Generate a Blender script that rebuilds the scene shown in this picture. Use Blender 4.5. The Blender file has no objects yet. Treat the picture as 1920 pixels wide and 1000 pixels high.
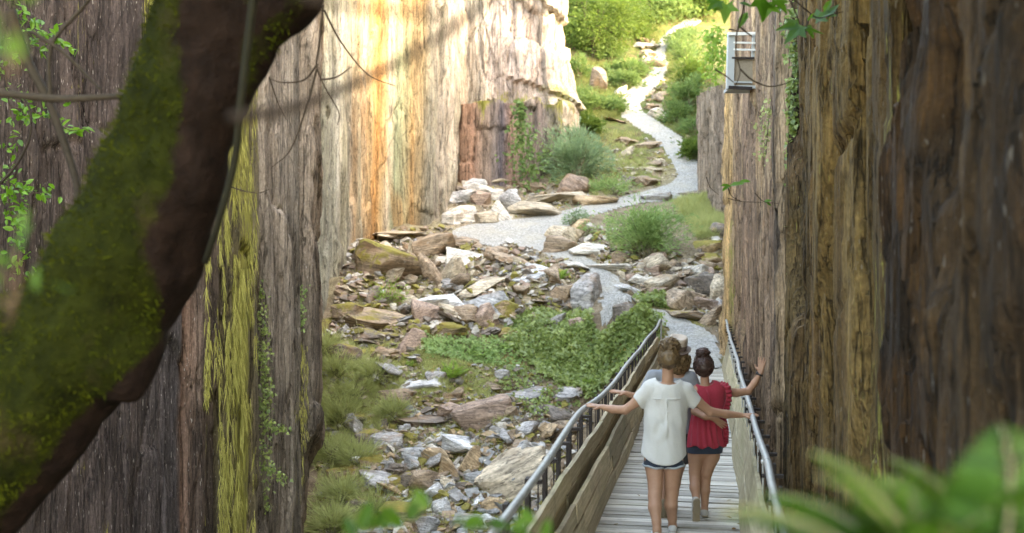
import bpy, bmesh, math, random
import numpy as np
from mathutils import Vector, Matrix, Euler
R = math.radians
sc = bpy.context.scene
COL = sc.collection
rng = np.random.default_rng(7)
random.seed(7)

# ------------------------------------------------------------------ camera, sky, sun, exposure
CZ, F = 2.36, 2000.0                       # eye height above the bridge deck (m), focal length in photo pixels
cam_d = bpy.data.cameras.new('camera'); cam = bpy.data.objects.new('camera', cam_d); COL.objects.link(cam)
cam.location = (0, 0, CZ); cam.rotation_euler = (R(90), 0, 0)
cam_d.sensor_width = 36; cam_d.lens = 36 * F / 1920; cam_d.shift_y = -10 / 1920
cam_d.clip_start = 0.05; cam_d.clip_end = 600
cam_d.dof.use_dof = True; cam_d.dof.focus_distance = 12.0; cam_d.dof.aperture_fstop = 0.0375 / 0.022
sc.camera = cam
SUN_EL, SUN_AZ = R(30), R(112)             # azimuth clockwise from +Y: sun to the right, a little behind the camera
world = bpy.data.worlds.new('World'); sc.world = world; world.use_nodes = True
wn = world.node_tree.nodes; wl = world.node_tree.links
sky = wn.new('ShaderNodeTexSky'); sky.sky_type = 'NISHITA'; sky.sun_disc = False
sky.sun_elevation = SUN_EL; sky.sun_rotation = SUN_AZ; sky.air_density = 1.0; sky.dust_density = 3.0; sky.ozone_density = 0.6
wl.new(sky.outputs[0], wn['Background'].inputs[0]); wn['Background'].inputs[1].default_value = 0.15
sun_d = bpy.data.lights.new('sun', 'SUN'); sun_d.energy = 0.5; sun_d.angle = R(10); sun_d.color = (1, .95, .86)
sun = bpy.data.objects.new('sun', sun_d); COL.objects.link(sun)
sd = Vector((math.cos(SUN_EL) * math.sin(SUN_AZ), math.cos(SUN_EL) * math.cos(SUN_AZ), math.sin(SUN_EL)))
sun.rotation_euler = sd.to_track_quat('Z', 'Y').to_euler()
vs = sc.view_settings
vs.view_transform = 'Standard'; vs.look = 'None'; vs.gamma = 1; vs.use_curve_mapping = False
vs.exposure = 4.45
vs.use_white_balance = True; vs.white_balance_temperature = 9000; vs.white_balance_tint = 8
sc.cycles.max_bounces = 7; sc.cycles.diffuse_bounces = 4; sc.cycles.transmission_bounces = 4
sc.cycles.sample_clamp_indirect = 6; sc.cycles.caustics_reflective = False; sc.cycles.caustics_refractive = False

def at(px, py, Y):                         # photo pixel at depth Y -> a point in the place
    return Vector(((px - 960) * Y / F, Y, CZ - (py - 490) * Y / F))

# ------------------------------------------------------------------ noise
def _hash(ix, iy, iz, seed):
    h = (ix * 374761393 + iy * 668265263 + iz * 2147483647 + seed * 1274126177) & 0xffffffff
    h = ((h ^ (h >> 13)) * 1274126177) & 0xffffffff
    h = ((h ^ (h >> 16)) * 2246822519) & 0xffffffff
    return ((h ^ (h >> 15)) & 0xffffff).astype(np.float32) / 16777215.0
def vnoise(x, y=0., z=0., seed=0):
    x, y, z = np.broadcast_arrays(np.asarray(x, float), np.asarray(y, float), np.asarray(z, float))
    ix, iy, iz = np.floor(x).astype(np.int64), np.floor(y).astype(np.int64), np.floor(z).astype(np.int64)
    fx, fy, fz = x - ix, y - iy, z - iz
    fx, fy, fz = [f * f * (3 - 2 * f) for f in (fx, fy, fz)]
    def L(a, b, t): return a + (b - a) * t
    c = [[[_hash(ix + i, iy + j, iz + k, seed) for k in (0, 1)] for j in (0, 1)] for i in (0, 1)]
    return L(L(L(c[0][0][0], c[1][0][0], fx), L(c[0][1][0], c[1][1][0], fx), fy),
             L(L(c[0][0][1], c[1][0][1], fx), L(c[0][1][1], c[1][1][1], fx), fy), fz)
def fbm(x, y=0., z=0., seed=0, o=4, g=.5):
    s, a, t = 0, 1., 0.
    for i in range(o):
        s = s + a * (vnoise(np.asarray(x) * 2**i, np.asarray(y) * 2**i, np.asarray(z) * 2**i, seed + i * 17) * 2 - 1); t += a; a *= g
    return s / t
def sstep(a, b, x):
    t = np.clip((np.asarray(x, float) - a) / (b - a), 0, 1); return t * t * (3 - 2 * t)
def rnd1(i, seed=0):
    i = np.asarray(i).astype(np.int64); return _hash(i, i * 0 + 3, i * 0 + 11, seed)
def slabs(s, z, width, seed, warp=.12):    # vertical slabs: a random level for each, edges that wander a little with height
    w = s / width + warp * fbm(z * .35, s * .3, 0, seed + 5, 3)
    w = w + .35 * np.sin(w * 2.1 + seed)
    return rnd1(np.floor(w), seed) * 2 - 1

# ------------------------------------------------------------------ objects
def tag(o, label=None, cat=None, group=None, kind=None):
    if label: o['label'] = label
    if cat: o['category'] = cat
    if group: o['group'] = group
    if kind: o['kind'] = kind
    return o
def empty(name, loc, label=None, cat=None, group=None):
    o = bpy.data.objects.new(name, None); o.location = loc; COL.objects.link(o); o.empty_display_size = .2
    return tag(o, label, cat, group)
def link(name, me, parent=None, loc=None, mat=None):
    o = bpy.data.objects.new(name, me); COL.objects.link(o)
    if mat is not None and len(me.materials) == 0: me.materials.append(mat)
    if parent is not None:
        o.parent = parent
        o.matrix_parent_inverse = Matrix.Translation(-Vector(parent.location))
    if loc is not None: o.location = loc
    return o
def mesh_np(name, V, faces, smooth=True, attrs=None, uv=None):
    """V (n,3); faces (m,k) array or list of such arrays; attrs {name: (n,) or (n,3)}; uv (n,2) per vertex"""
    V = np.asarray(V, np.float32)
    if not isinstance(faces, list): faces = [faces]
    faces = [np.asarray(f, np.int32) for f in faces if len(f)]
    loops = np.concatenate([f.ravel() for f in faces])
    tot = np.concatenate([np.full(len(f), f.shape[1], np.int32) for f in faces])
    start = np.concatenate([[0], np.cumsum(tot)[:-1]]).astype(np.int32)
    me = bpy.data.meshes.new(name)
    me.vertices.add(len(V)); me.vertices.foreach_set('co', V.ravel())
    me.loops.add(len(loops)); me.loops.foreach_set('vertex_index', loops)
    me.polygons.add(len(tot)); me.polygons.foreach_set('loop_start', start); me.polygons.foreach_set('loop_total', tot)
    if uv is not None:
        l = me.uv_layers.new(name='uv'); l.data.foreach_set('uv', np.asarray(uv, np.float32)[loops].ravel())
    for k, a in (attrs or {}).items():
        a = np.asarray(a, np.float32)
        if a.ndim == 1:
            at_ = me.attributes.new(k, 'FLOAT', 'POINT'); at_.data.foreach_set('value', a)
        else:
            at_ = me.attributes.new(k, 'FLOAT_COLOR', 'POINT')
            at_.data.foreach_set('color', np.concatenate([a, np.ones((len(a), 1), np.float32)], 1).ravel())
    me.update(calc_edges=True)
    me.polygons.foreach_set('use_smooth', np.full(len(tot), smooth))
    me.validate()
    return me
class MB:                                   # collects pieces into one mesh
    def __init__(s): s.V, s.Fq, s.Ft, s.UV, s.A, s.n = [], [], [], [], [], 0
    def add(s, V, quads=None, tris=None, uv=None, a=None):
        V = np.asarray(V, float)
        if quads is not None and len(quads): s.Fq.append(np.asarray(quads) + s.n)
        if tris is not None and len(tris): s.Ft.append(np.asarray(tris) + s.n)
        s.V.append(V); s.UV.append(np.zeros((len(V), 2)) if uv is None else np.asarray(uv, float))
        s.A.append(np.full(len(V), .5) if a is None else np.broadcast_to(np.asarray(a, float), (len(V),)))
        s.n += len(V)
    def tube(s, P, rad, n=8, a=.5, caps=True):
        P = np.asarray([tuple(p) for p in P], float); m = len(P)
        rad = np.broadcast_to(np.asarray(rad, float), (m,))
        T = np.gradient(P, axis=0); T /= np.linalg.norm(T, axis=1)[:, None] + 1e-9
        up = np.array([0, 0, 1.]) if abs(T[:, 2]).mean() < .8 else np.array([1., 0, 0])
        N = np.cross(T, up); N /= np.linalg.norm(N, axis=1)[:, None] + 1e-9
        B = np.cross(T, N)
        th = np.arange(n) * 2 * np.pi / n
        V = P[:, None] + rad[:, None, None] * (np.cos(th)[None, :, None] * N[:, None] + np.sin(th)[None, :, None] * B[:, None])
        i = np.arange(m - 1)[:, None] * n; j = np.arange(n)[None]; j2 = (j + 1) % n
        q = np.stack([i + j, i + j2, i + n + j2, i + n + j], -1).reshape(-1, 4)
        L = np.concatenate([[0], np.cumsum(np.linalg.norm(np.diff(P, axis=0), axis=1))])
        uv = np.stack([np.repeat(L, n), np.tile(np.arange(n) / n * .3, m)], 1)
        V = V.reshape(-1, 3)
        t = None
        if caps:
            V = np.concatenate([V, P[:1], P[-1:]]); uv = np.concatenate([uv, [[0, 0], [L[-1], 0]]])
            c0, c1 = m * n, m * n + 1; jj = np.arange(n)
            t = np.concatenate([np.stack([jj * 0 + c0, (jj + 1) % n, jj], 1), np.stack([jj * 0 + c1, (m - 1) * n + jj, (m - 1) * n + (jj + 1) % n], 1)])
        s.add(V, q, t, uv, a)
    def box(s, c, ax, a=.5, uvl=0):          # c centre, ax three half-axis vectors
        c = np.array(c, float); ax = [np.array(v, float) for v in ax]
        V = np.array([c + i * ax[0] + j * ax[1] + k * ax[2] for i in (-1, 1) for j in (-1, 1) for k in (-1, 1)])
        q = [[0, 1, 3, 2], [4, 6, 7, 5], [0, 4, 5, 1], [2, 3, 7, 6], [0, 2, 6, 4], [1, 5, 7, 3]]
        L = [np.linalg.norm(v) for v in ax]
        uv = np.array([[i * L[0] + uvl, j * L[1] + k * L[2] + uvl * 3.1] for i in (-1, 1) for j in (-1, 1) for k in (-1, 1)])
        s.add(V, q, None, uv, a)
    def build(s, name, mat, parent=None, smooth=True, sharp=None):
        F_ = []
        if s.Fq: F_.append(np.concatenate(s.Fq))
        if s.Ft: F_.append(np.concatenate(s.Ft))
        me = mesh_np(name, np.concatenate(s.V), F_, smooth, {'v': np.concatenate(s.A)}, np.concatenate(s.UV))
        if sharp:
            me.set_sharp_from_angle(angle=R(sharp))
        return link(name, me, parent, None, mat)
def curve(pts, n=24):                       # smooth curve through control points
    P = np.asarray([tuple(p) for p in pts], float); m = len(P)
    E = np.concatenate([[2 * P[0] - P[1]], P, [2 * P[-1] - P[-2]]])
    out = []
    for t in np.linspace(0, m - 1, n):
        i = min(int(t), m - 2); u = t - i; p0, p1, p2, p3 = E[i:i + 4]
        out.append(.5 * (2 * p1 + (p2 - p0) * u + (2 * p0 - 5 * p1 + 4 * p2 - p3) * u * u + (3 * p1 - p0 - 3 * p2 + p3) * u**3))
    return np.array(out)

# ------------------------------------------------------------------ materials
class NT:
    def __init__(s, name):
        s.m = bpy.data.materials.new(name); s.m.use_nodes = True
        s.t = s.m.node_tree; s.b = s.t.nodes['Principled BSDF']; s.out = s.t.nodes['Material Output']
    def n(s, t, **k):
        x = s.t.nodes.new(t)
        for a, v in k.items(): setattr(x, a, v)
        return x
    def l(s, a, b): s.t.links.new(a, b)
    def val(s, x, sock):
        if hasattr(x, 'is_linked') or hasattr(x, 'links'): s.l(x, sock)
        else:
            try: sock.default_value = x
            except Exception: sock.default_value = (*x, 1)
    def attr(s, name, typ='GEOMETRY', out='Fac'):
        a = s.n('ShaderNodeAttribute'); a.attribute_name = name; a.attribute_type = typ; return a.outputs[out]
    def math(s, op, a, b=0., c=None):
        x = s.n('ShaderNodeMath', operation=op); s.val(a, x.inputs[0]); s.val(b, x.inputs[1])
        if c is not None: s.val(c, x.inputs[2])
        return x.outputs[0]
    def map(s, x, a, b, c=0., d=1.):
        y = s.n('ShaderNodeMapRange'); s.val(x, y.inputs[0])
        for i, v in enumerate((a, b, c, d)): s.val(v, y.inputs[i + 1])
        return y.outputs[0]
    def mix(s, f, a, b, mode='MIX'):
        x = s.n('ShaderNodeMix', data_type='RGBA', blend_type=mode); s.val(f, x.inputs[0])
        for v, k in ((a, x.inputs[6]), (b, x.inputs[7])):
            if isinstance(v, (tuple, list)): k.default_value = (*v, 1) if len(v) == 3 else v
            else: s.l(v, k)
        return x.outputs[2]
    def scale(s, vec, sc_):
        x = s.n('ShaderNodeMapping'); s.l(vec, x.inputs[0]); x.inputs[3].default_value = sc_; return x.outputs[0]
    def noise(s, vec, scale=1., detail=3., rough=.55, dist=0.):
        x = s.n('ShaderNodeTexNoise'); s.l(vec, x.inputs['Vector']); x.inputs['Scale'].default_value = scale
        x.inputs['Detail'].default_value = detail; x.inputs['Roughness'].default_value = rough; x.inputs['Distortion'].default_value = dist
        return x.outputs[0]
    def bump(s, h, strength=.5, dist=.02):
        x = s.n('ShaderNodeBump'); s.val(h, x.inputs['Height']); x.inputs['Strength'].default_value = strength; x.inputs['Distance'].default_value = dist
        s.l(x.outputs[0], s.b.inputs['Normal']); return x
    def base(s, c, rough=.8, spec=.3):
        s.val(c, s.b.inputs['Base Color']); s.val(rough, s.b.inputs['Roughness']); s.b.inputs['Specular IOR Level'].default_value = spec
        return s.m
    def obj(s): return s.n('ShaderNodeTexCoord').outputs['Object']
    def uv(s):
        u = s.n('ShaderNodeUVMap'); u.uv_map = 'uv'; return u.outputs[0]
def rock_wall_mat(name, flecks=.3, moss_a=(.34, .32, .08), moss_b=(.10, .10, .024), streak=1.):
    t = NT(name); uv = t.obj()
    tint = t.attr('tint', out='Color'); moss = t.attr('moss')
    n1 = t.noise(t.scale(uv, (26, 26, .55)), 1, 4, .6)            # fine vertical streaks
    n2 = t.noise(t.scale(uv, (7, 7, .22)), 1, 3, .55)            # wider streaks
    n3 = t.noise(t.scale(uv, (60, 60, 9)), 1, 2, .6)              # grain
    k = t.math('MULTIPLY', t.map(n1, .25, .75, 1 - .55 * streak, 1 + .55 * streak), t.map(n2, .25, .75, 1 - .35 * streak, 1 + .35 * streak))
    k = t.math('MULTIPLY', k, t.map(n3, .2, .8, .7, 1.3))
    n4 = t.noise(t.scale(uv, (1.7, 1.7, .8)), 1, 5, .65); k = t.math('MULTIPLY', k, t.map(n4, .3, .7, .62, 1.38))
    vr = t.n('ShaderNodeTexVoronoi', feature='DISTANCE_TO_EDGE'); t.l(t.scale(uv, (3.2, 3.2, .7)), vr.inputs['Vector']); vr.inputs['Scale'].default_value = 1
    k = t.math('MULTIPLY', k, t.map(vr.outputs['Distance'], 0, .035, .55, 1))
    n5 = t.noise(t.scale(uv, (30, 30, 22)), 1, 3, .7); k = t.math('MULTIPLY', k, t.map(n5, .3, .7, .72, 1.28))
    cr = t.noise(t.scale(uv, (5, 5, .3)), 1, 5, .62, .3)        # thin dark cracks
    crk = t.map(t.math('ABSOLUTE', t.math('SUBTRACT', cr, .5)), 0, .022, .35, 1)
    k = t.math('MULTIPLY', k, crk)
    c = t.mix(1., tint, (1, 1, 1), 'MULTIPLY')
    sca = t.n('ShaderNodeVectorMath', operation='SCALE'); t.l(c, sca.inputs[0]); t.l(k, sca.inputs[3])
    fl = t.noise(t.scale(uv, (55, 55, 11)), 1, 1, .5)
    fm = t.map(fl, .70, .76, 0, flecks)
    c = t.mix(fm, sca.outputs[0], (.48, .45, .42))
    mn = t.noise(t.scale(uv, (34, 34, 2.2)), 1, 4, .65)
    mc = t.mix(t.map(mn, .35, .65), moss_b, moss_a)
    mf = t.map(t.math('ADD', moss, t.math('MULTIPLY', t.math('SUBTRACT', mn, .5), 1.5)), .42, .58)
    c = t.mix(mf, c, mc)
    t.base(c, .85, .25)
    h = t.math('ADD', t.math('MULTIPLY', n1, .6), t.math('ADD', t.math('MULTIPLY', n3, .3), t.math('MULTIPLY', t.math('ADD', mn, t.math('ADD', crk, n5)), .5)))
    t.bump(h, 1., .045)
    return t.m
M_WALL = rock_wall_mat('slate face', .6, streak=.7)
M_WALLP = rock_wall_mat('pale streaked slate', .0, (.30, .26, .08), (.12, .11, .03), .45)
M_WALLB = rock_wall_mat('brown slate face', .2, streak=.72)
def rock_mat():
    t = NT('slate rock'); o = t.obj(); oi = t.n('ShaderNodeObjectInfo')
    tc = t.n('ShaderNodeVectorMath', operation='ADD'); t.l(o, tc.inputs[0])
    rv = t.n('ShaderNodeVectorMath', operation='SCALE'); t.l(oi.outputs['Location'], rv.inputs[0]); rv.inputs[3].default_value = 3.7; t.l(rv.outputs[0], tc.inputs[1])
    v = tc.outputs[0]
    n1 = t.noise(t.scale(v, (3, 3, 16)), 1, 4, .6)               # bedding
    n2 = t.noise(v, 2.2, 4, .6); n3 = t.noise(v, 14, 3, .6)
    k = t.math('MULTIPLY', t.map(n1, .3, .7, .5, 1.5), t.math('MULTIPLY', t.map(n2, .3, .7, .7, 1.3), t.map(n3, .25, .75, .65, 1.35)))
    k = t.math('MULTIPLY', k, t.map(t.math('ABSOLUTE', t.math('SUBTRACT', t.noise(t.scale(v, (2, 2, 9)), 1, 4, .6), .5)), 0, .025, .35, 1))
    sca = t.n('ShaderNodeVectorMath', operation='SCALE'); t.l(oi.outputs['Color'], sca.inputs[0]); t.l(k, sca.inputs[3])
    rust = t.mix(t.map(t.noise(v, 1.6, 3, .6), .56, .72, 0, .55), sca.outputs[0], (.30, .17, .08))
    lich = t.mix(t.map(t.noise(v, 9, 2, .6), .66, .72, 0, .45), rust, (.5, .49, .45))
    g = t.n('ShaderNodeNewGeometry'); sp = t.n('ShaderNodeSeparateXYZ'); t.l(g.outputs['Normal'], sp.inputs[0])
    mn = t.noise(v, 3.0, 4, .65)
    mv = t.math('ADD', t.math('MULTIPLY', sp.outputs[2], .45), t.math('MULTIPLY', t.math('SUBTRACT', mn, .5), 1.4))
    mf = t.map(t.math('ADD', mv, t.math('MULTIPLY', oi.outputs['Alpha'], 1.35)), .95, 1.12)
    mc = t.mix(t.map(n3, .3, .7), t.mix(t.map(n2, .35, .65), (.13, .115, .03), (.31, .215, .055)), (.25, .22, .055))
    c = t.mix(mf, lich, mc)
    t.base(c, t.map(mf, 0, 1, .72, .95), .35)
    t.bump(t.math('ADD', n1, t.math('ADD', t.math('MULTIPLY', n3, .5), t.math('MULTIPLY', mf, .5))), .7, .03)
    return t.m
M_ROCK = rock_mat()
def rubble_mat():
    t = NT('slate rubble'); o = t.obj(); n = t.noise(o, 9, 4, .65); n2 = t.noise(t.scale(o, (6, 6, 30)), 1, 3, .6)
    k = t.math('MULTIPLY', t.map(n, .25, .75, .6, 1.4), t.map(n2, .3, .7, .7, 1.3)); sca = t.n('ShaderNodeVectorMath', operation='SCALE'); t.l(t.attr('tint', out='Color'), sca.inputs[0]); t.l(k, sca.inputs[3])
    t.base(sca.outputs[0], .8, .3); t.bump(t.math('ADD', n, n2), .6, .02); return t.m
M_RUBBLE = rubble_mat()
def ground_mat():
    t = NT('ground'); o = t.obj(); tint = t.attr('tint', out='Color')
    n1 = t.noise(o, 1.3, 5, .65); n2 = t.noise(o, 9, 4, .7); n3 = t.noise(o, 40, 2, .6)
    k = t.math('MULTIPLY', t.map(n1, .25, .75, .6, 1.4), t.math('MULTIPLY', t.map(n2, .25, .75, .5, 1.5), t.map(n3, .25, .75, .7, 1.3)))
    sca = t.n('ShaderNodeVectorMath', operation='SCALE'); t.l(tint, sca.inputs[0]); t.l(k, sca.inputs[3])
    c = t.mix(t.map(n2, .48, .62, 0, .8), sca.outputs[0], (.13, .09, .055)); c = t.mix(t.map(t.noise(o, 3.1, 4, .7), .52, .62, 0, .55), c, (.085, .06, .04))
    t.base(c, .95, .15); t.bump(t.math('ADD', n2, t.math('MULTIPLY', n3, .4)), 1., .08); return t.m
M_GROUND = ground_mat()
def gravel_mat():
    t = NT('gravel'); o = t.obj()
    v = t.n('ShaderNodeTexVoronoi'); t.l(o, v.inputs['Vector']); v.inputs['Scale'].default_value = 26
    n2 = t.noise(o, 1.2, 4, .6); n3 = t.noise(o, 30, 3, .7)
    sp = t.n('ShaderNodeSeparateColor'); t.l(v.outputs['Color'], sp.inputs[0])
    c = t.mix(sp.outputs[0], (.21, .205, .19), (.44, .43, .40))
    c = t.mix(t.map(n2, .45, .7, 0, .5), c, (.44, .39, .30))
    c = t.mix(t.map(n3, .5, .75, 0, .6), c, (.27, .25, .21))
    t.base(c, .9, .2); t.bump(t.math('ADD', v.outputs['Distance'], n3), .8, .02); return t.m
M_GRAVEL = gravel_mat()
def leaf_mat(name, dark, light, trans=.35, rough=.5, spec=.3):
    t = NT(name); v = t.attr('v')
    c = t.mix(t.map(v, 0, 1), dark, light)
    t.base(c, rough, spec)
    tr = t.n('ShaderNodeBsdfTranslucent'); t.l(t.mix(.6, c, tuple(min(1, x * 1.5) for x in light)), tr.inputs[0])
    ms = t.n('ShaderNodeMixShader'); ms.inputs[0].default_value = trans
    t.l(t.b.outputs[0], ms.inputs[1]); t.l(tr.outputs[0], ms.inputs[2]); t.l(ms.outputs[0], t.out.inputs[0])
    return t.m
M_IVY = leaf_mat('ivy leaf', (.075, .135, .032), (.33, .40, .12), .3, .4, .5)
M_TREE = leaf_mat('tree leaf', (.035, .085, .018), (.15, .22, .045), .4)
M_SHRUB = leaf_mat('shrub leaf', (.10, .20, .06), (.38, .50, .19), .35)
M_BLUE = leaf_mat('blue green shrub leaf', (.09, .17, .09), (.30, .40, .21), .35)
M_FERN = leaf_mat('fern frond', (.10, .21, .03), (.32, .46, .09), .4)
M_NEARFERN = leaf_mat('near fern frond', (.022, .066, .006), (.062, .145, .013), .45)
M_GRASS = leaf_mat('grass blade', (.19, .225, .07), (.48, .50, .21), .3, .7)
M_FARGRASS = leaf_mat('darkened slope grass', (.07, .105, .03), (.23, .26, .09), .3, .7)  # grass copy darkened to offset the strong light on the open slope
M_FARSHRUB = leaf_mat('darkened slope shrub leaf', (.05, .11, .035), (.19, .28, .09), .35)  # shrub leaf copy, colour lowered against the slope's bright sky light
M_MAPLE = leaf_mat('broad leaf', (.03, .11, .008), (.12, .27, .02), .4, .4, .5)
M_DRY = leaf_mat('dead leaf', (.14, .07, .03), (.30, .19, .08), .15, .8)
M_MOSSHANG = leaf_mat('hanging moss', (.13, .125, .03), (.50, .47, .15), .2, .9, .1)
def bark_mat():
    t = NT('mossy bark'); o = t.obj(); moss = t.attr('moss')
    n1 = t.noise(o, 9, 5, .65); n2 = t.noise(o, 40, 3, .6); n3 = t.noise(o, 2.5, 4, .6)
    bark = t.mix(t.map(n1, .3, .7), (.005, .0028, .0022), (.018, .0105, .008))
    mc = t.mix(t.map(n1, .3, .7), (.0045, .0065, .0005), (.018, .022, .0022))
    mc = t.mix(t.map(n3, .55, .7, 0, .6), mc, (.035, .024, .012))
    mf = t.map(t.math('ADD', moss, t.math('MULTIPLY', t.math('SUBTRACT', n1, .5), 1.5)), .3, .72)
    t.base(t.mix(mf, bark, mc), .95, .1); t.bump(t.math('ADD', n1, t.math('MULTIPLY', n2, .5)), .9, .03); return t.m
M_BARK = bark_mat()
def twig_mat(name='twig', a=(.03, .02, .015), b=(.09, .065, .045)):
    t = NT(name); n = t.noise(t.obj(), 30, 3, .6); t.base(t.mix(n, a, b), .85, .2); return t.m
M_TWIG = twig_mat(); M_STEM = twig_mat('pale stem', (.10, .09, .05), (.22, .2, .12))
M_TRUNK = twig_mat('trunk', (.05, .04, .03), (.14, .11, .085))
def wood_mat(name, a, b, green=(.13, .14, .05), gamt=.5):
    t = NT(name); uv = t.uv(); v = t.attr('v')
    n1 = t.noise(t.scale(uv, (1.2, 34, 1)), 1, 5, .65, .4); n2 = t.noise(t.scale(uv, (1.0, 3, 1)), 1, 4, .6); n3 = t.noise(t.scale(uv, (4, 90, 1)), 1, 3, .6)
    c = t.mix(t.map(n1, .3, .7), a, b)
    c = t.mix(t.map(n2, .5, .72, 0, gamt), c, green)
    k = t.math('MULTIPLY', t.map(v, 0, 1, .68, 1.32), t.map(n3, .3, .7, .8, 1.15))
    sca = t.n('ShaderNodeVectorMath', operation='SCALE'); t.l(c, sca.inputs[0]); t.l(k, sca.inputs[3])
    n4 = t.noise(t.obj(), 2.2, 5, .7); c2 = t.mix(t.map(n4, .52, .7, 0, .55), sca.outputs[0], (.11, .095, .065)); t.base(c2, .75, .3); t.bump(t.math('ADD', n1, t.math('MULTIPLY', n3, .5)), .6, .008); return t.m
M_DECK = wood_mat('weathered deck wood', (.30, .26, .21), (.56, .52, .46), (.22, .20, .12), .35)
M_BOARD = wood_mat('side board wood', (.30, .235, .145), (.56, .46, .31), (.27, .25, .11), .45)
M_PALEB = wood_mat('pale side board wood', (.30, .24, .14), (.52, .44, .29), (.20, .20, .08), .6)
M_BEAM = wood_mat('dark beam wood', (.03, .022, .018), (.07, .055, .045), (.05, .05, .02), .4)
def plain(name, c, rough=.5, metal=0., spec=.5, vary=.2, sc_=12):
    t = NT(name); n = t.noise(t.obj(), sc_, 4, .6)
    t.base(t.mix(n, tuple(x * (1 - vary) for x in c), tuple(min(1, x * (1 + vary)) for x in c)), rough, spec)
    t.b.inputs['Metallic'].default_value = metal; return t.m
M_RAIL = plain('galvanised rail', (.36, .355, .34), .5, .5, .5, .3, 20)
M_POST = plain('dark brown steel post', (.030, .022, .020), .7, .0, .3, .4)
M_ROD = plain('steel rod', (.62, .62, .60), .4, .5)
M_PLAT = plain('grey painted metal', (.40, .42, .41), .55, .0, .4, .1)
M_GLASSY = plain('whitened rail', (.75, .74, .70), .5)
def skin_mat():
    t = NT('skin'); n = t.noise(t.obj(), 25, 3, .6)
    t.base(t.mix(n, (.34, .175, .11), (.43, .235, .15)), .5, .35); t.b.inputs['Subsurface Weight'].default_value = .0; return t.m
M_SKIN = skin_mat()
def cloth_mat(name, c, c2, sc_=90, trans=0.):
    t = NT(name); o = t.obj(); n = t.noise(o, sc_, 2, .6); n2 = t.noise(o, 7, 3, .6)
    t.base(t.mix(t.math('MULTIPLY', t.math('ADD', n, n2), .5), c, c2), .9, .15); t.b.inputs['Sheen Weight'].default_value = .15
    t.bump(n, .25, .004)
    return t.m
M_WHITE = cloth_mat('white gauze cotton', (.49, .475, .45), (.63, .615, .59))
M_RED = cloth_mat('raspberry red cotton', (.27, .024, .038), (.42, .042, .066), 70)
M_GREY = cloth_mat('grey marl jersey', (.20, .21, .23), (.30, .31, .335))
M_DENIM = cloth_mat('dark blue denim', (.018, .024, .038), (.05, .065, .095), 160)
M_CUFF = cloth_mat('frayed denim cuff', (.22, .25, .28), (.45, .47, .48), 160)
M_DARK = cloth_mat('dark grey cotton', (.03, .03, .033), (.06, .058, .06))
M_SHOE = cloth_mat('canvas shoe', (.32, .29, .25), (.46, .43, .39))
M_WSHOE = cloth_mat('white trainer', (.5, .5, .5), (.66, .66, .65))
M_SOLE = cloth_mat('rubber sole', (.20, .155, .10), (.29, .225, .15))
M_HAT = cloth_mat('beige felt', (.40, .31, .24), (.52, .42, .34)); M_BAND = cloth_mat('brown hat band', (.11, .07, .055), (.17, .115, .09))
def hair_mat(name, a, b):
    t = NT(name); v = t.attr('v'); n = t.noise(t.obj(), 60, 3, .6)
    t.base(t.mix(t.math('MULTIPLY', t.math('ADD', n, v), .5), a, b), .45, .5); return t.m
M_HAIRF = hair_mat('light brown hair', (.03, .017, .009), (.27, .165, .075))
M_HAIRD = hair_mat('dark brown hair', (.012, .006, .005), (.11, .05, .034))
M_HAIRB = hair_mat('blond brown curls', (.07, .038, .017), (.33, .20, .09))
M_BLACK = plain('black strap', (.012, .012, .013), .5)
# ================================================================== GROUND
TAN = .185; OFF = -.354                     # bridge centre line X = TAN*Y + OFF
def bx(Y): return TAN * Y + OFF
ZM = ([0, 23.0, 23.6, 25.5, 27, 29, 34, 38, 41, 50, 58, 64, 72, 95], [0, 0, 0, .35, .85, 1.6, 3.4, 4.55, 5.85, 9.6, 13.7, 17.4, 19.5, 27])
ZR = ([-12, -4, 0, 1.6, 2.6, 4.5, 10, 15, 19, 21, 23, 25, 27, 29], [4, 2.0, .75, .45, -.3, -4.0, -4.4, -3.5, -2.5, -1.95, -1.2, -.27, .85, 1.6])
def hbase(X, Y):
    zm = np.interp(Y, *ZM); zr = np.interp(Y, *ZR)
    w = sstep(1.9, 2.9, X) * sstep(22.3, 23.3, Y)
    z = np.where(Y < 27.5, zr * (1 - w) + zm * w, zm)
    z = z + .95 * np.exp(-((X - 2.75) / .62)**2 - ((Y - 25.9) / .75)**2)      # bank left of the bridge end
    z = z + .5 * np.exp(-((X - 1.2) / 1.3)**2 - ((Y - 26.3) / .9)**2)
    z = z + .5 * np.exp(-((X + 4.2) / 1.2)**2 - ((Y - 28) / 3.0)**2)
    return z
def hit(px, py, h=hbase):                   # where the line of sight through a photo pixel meets the ground
    Y = np.arange(9, 92, .03); X = (px - 960) * Y / F; z = CZ - (py - 490) * Y / F
    k = np.nonzero(z < h(X, Y))[0]
    k = k[0] if len(k) else len(Y) - 1
    return Vector((X[k], Y[k], float(h(X[k], Y[k]))))
PATHPX = [(1298, 700, 1.3), (1300, 655, 1.3), (1285, 622, 1.1), (1215, 590, .8), (1152, 570, .75), (1146, 540, .75), (1128, 514, .7), (1060, 478, .9), (985, 452, 2.0), (890, 438, 1.5), (960, 430, 2.2), (1020, 420, 1.8), (1085, 400, 1.2),
          (1180, 379, 1.2), (1270, 358, 1.4), (1305, 335, 1.6), (1290, 300, 1.5), (1255, 262, 1.4), (1205, 228, 1.3), (1178, 204, 1.25), (1190, 180, 1.15), (1222, 152, 1.0), (1240, 125, .8), (1238, 96, .7), (1262, 62, .75), (1300, 40, 1.0)]
PC = curve([(*hit(a, b).xy, w) for a, b, w in PATHPX], 220)
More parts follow.
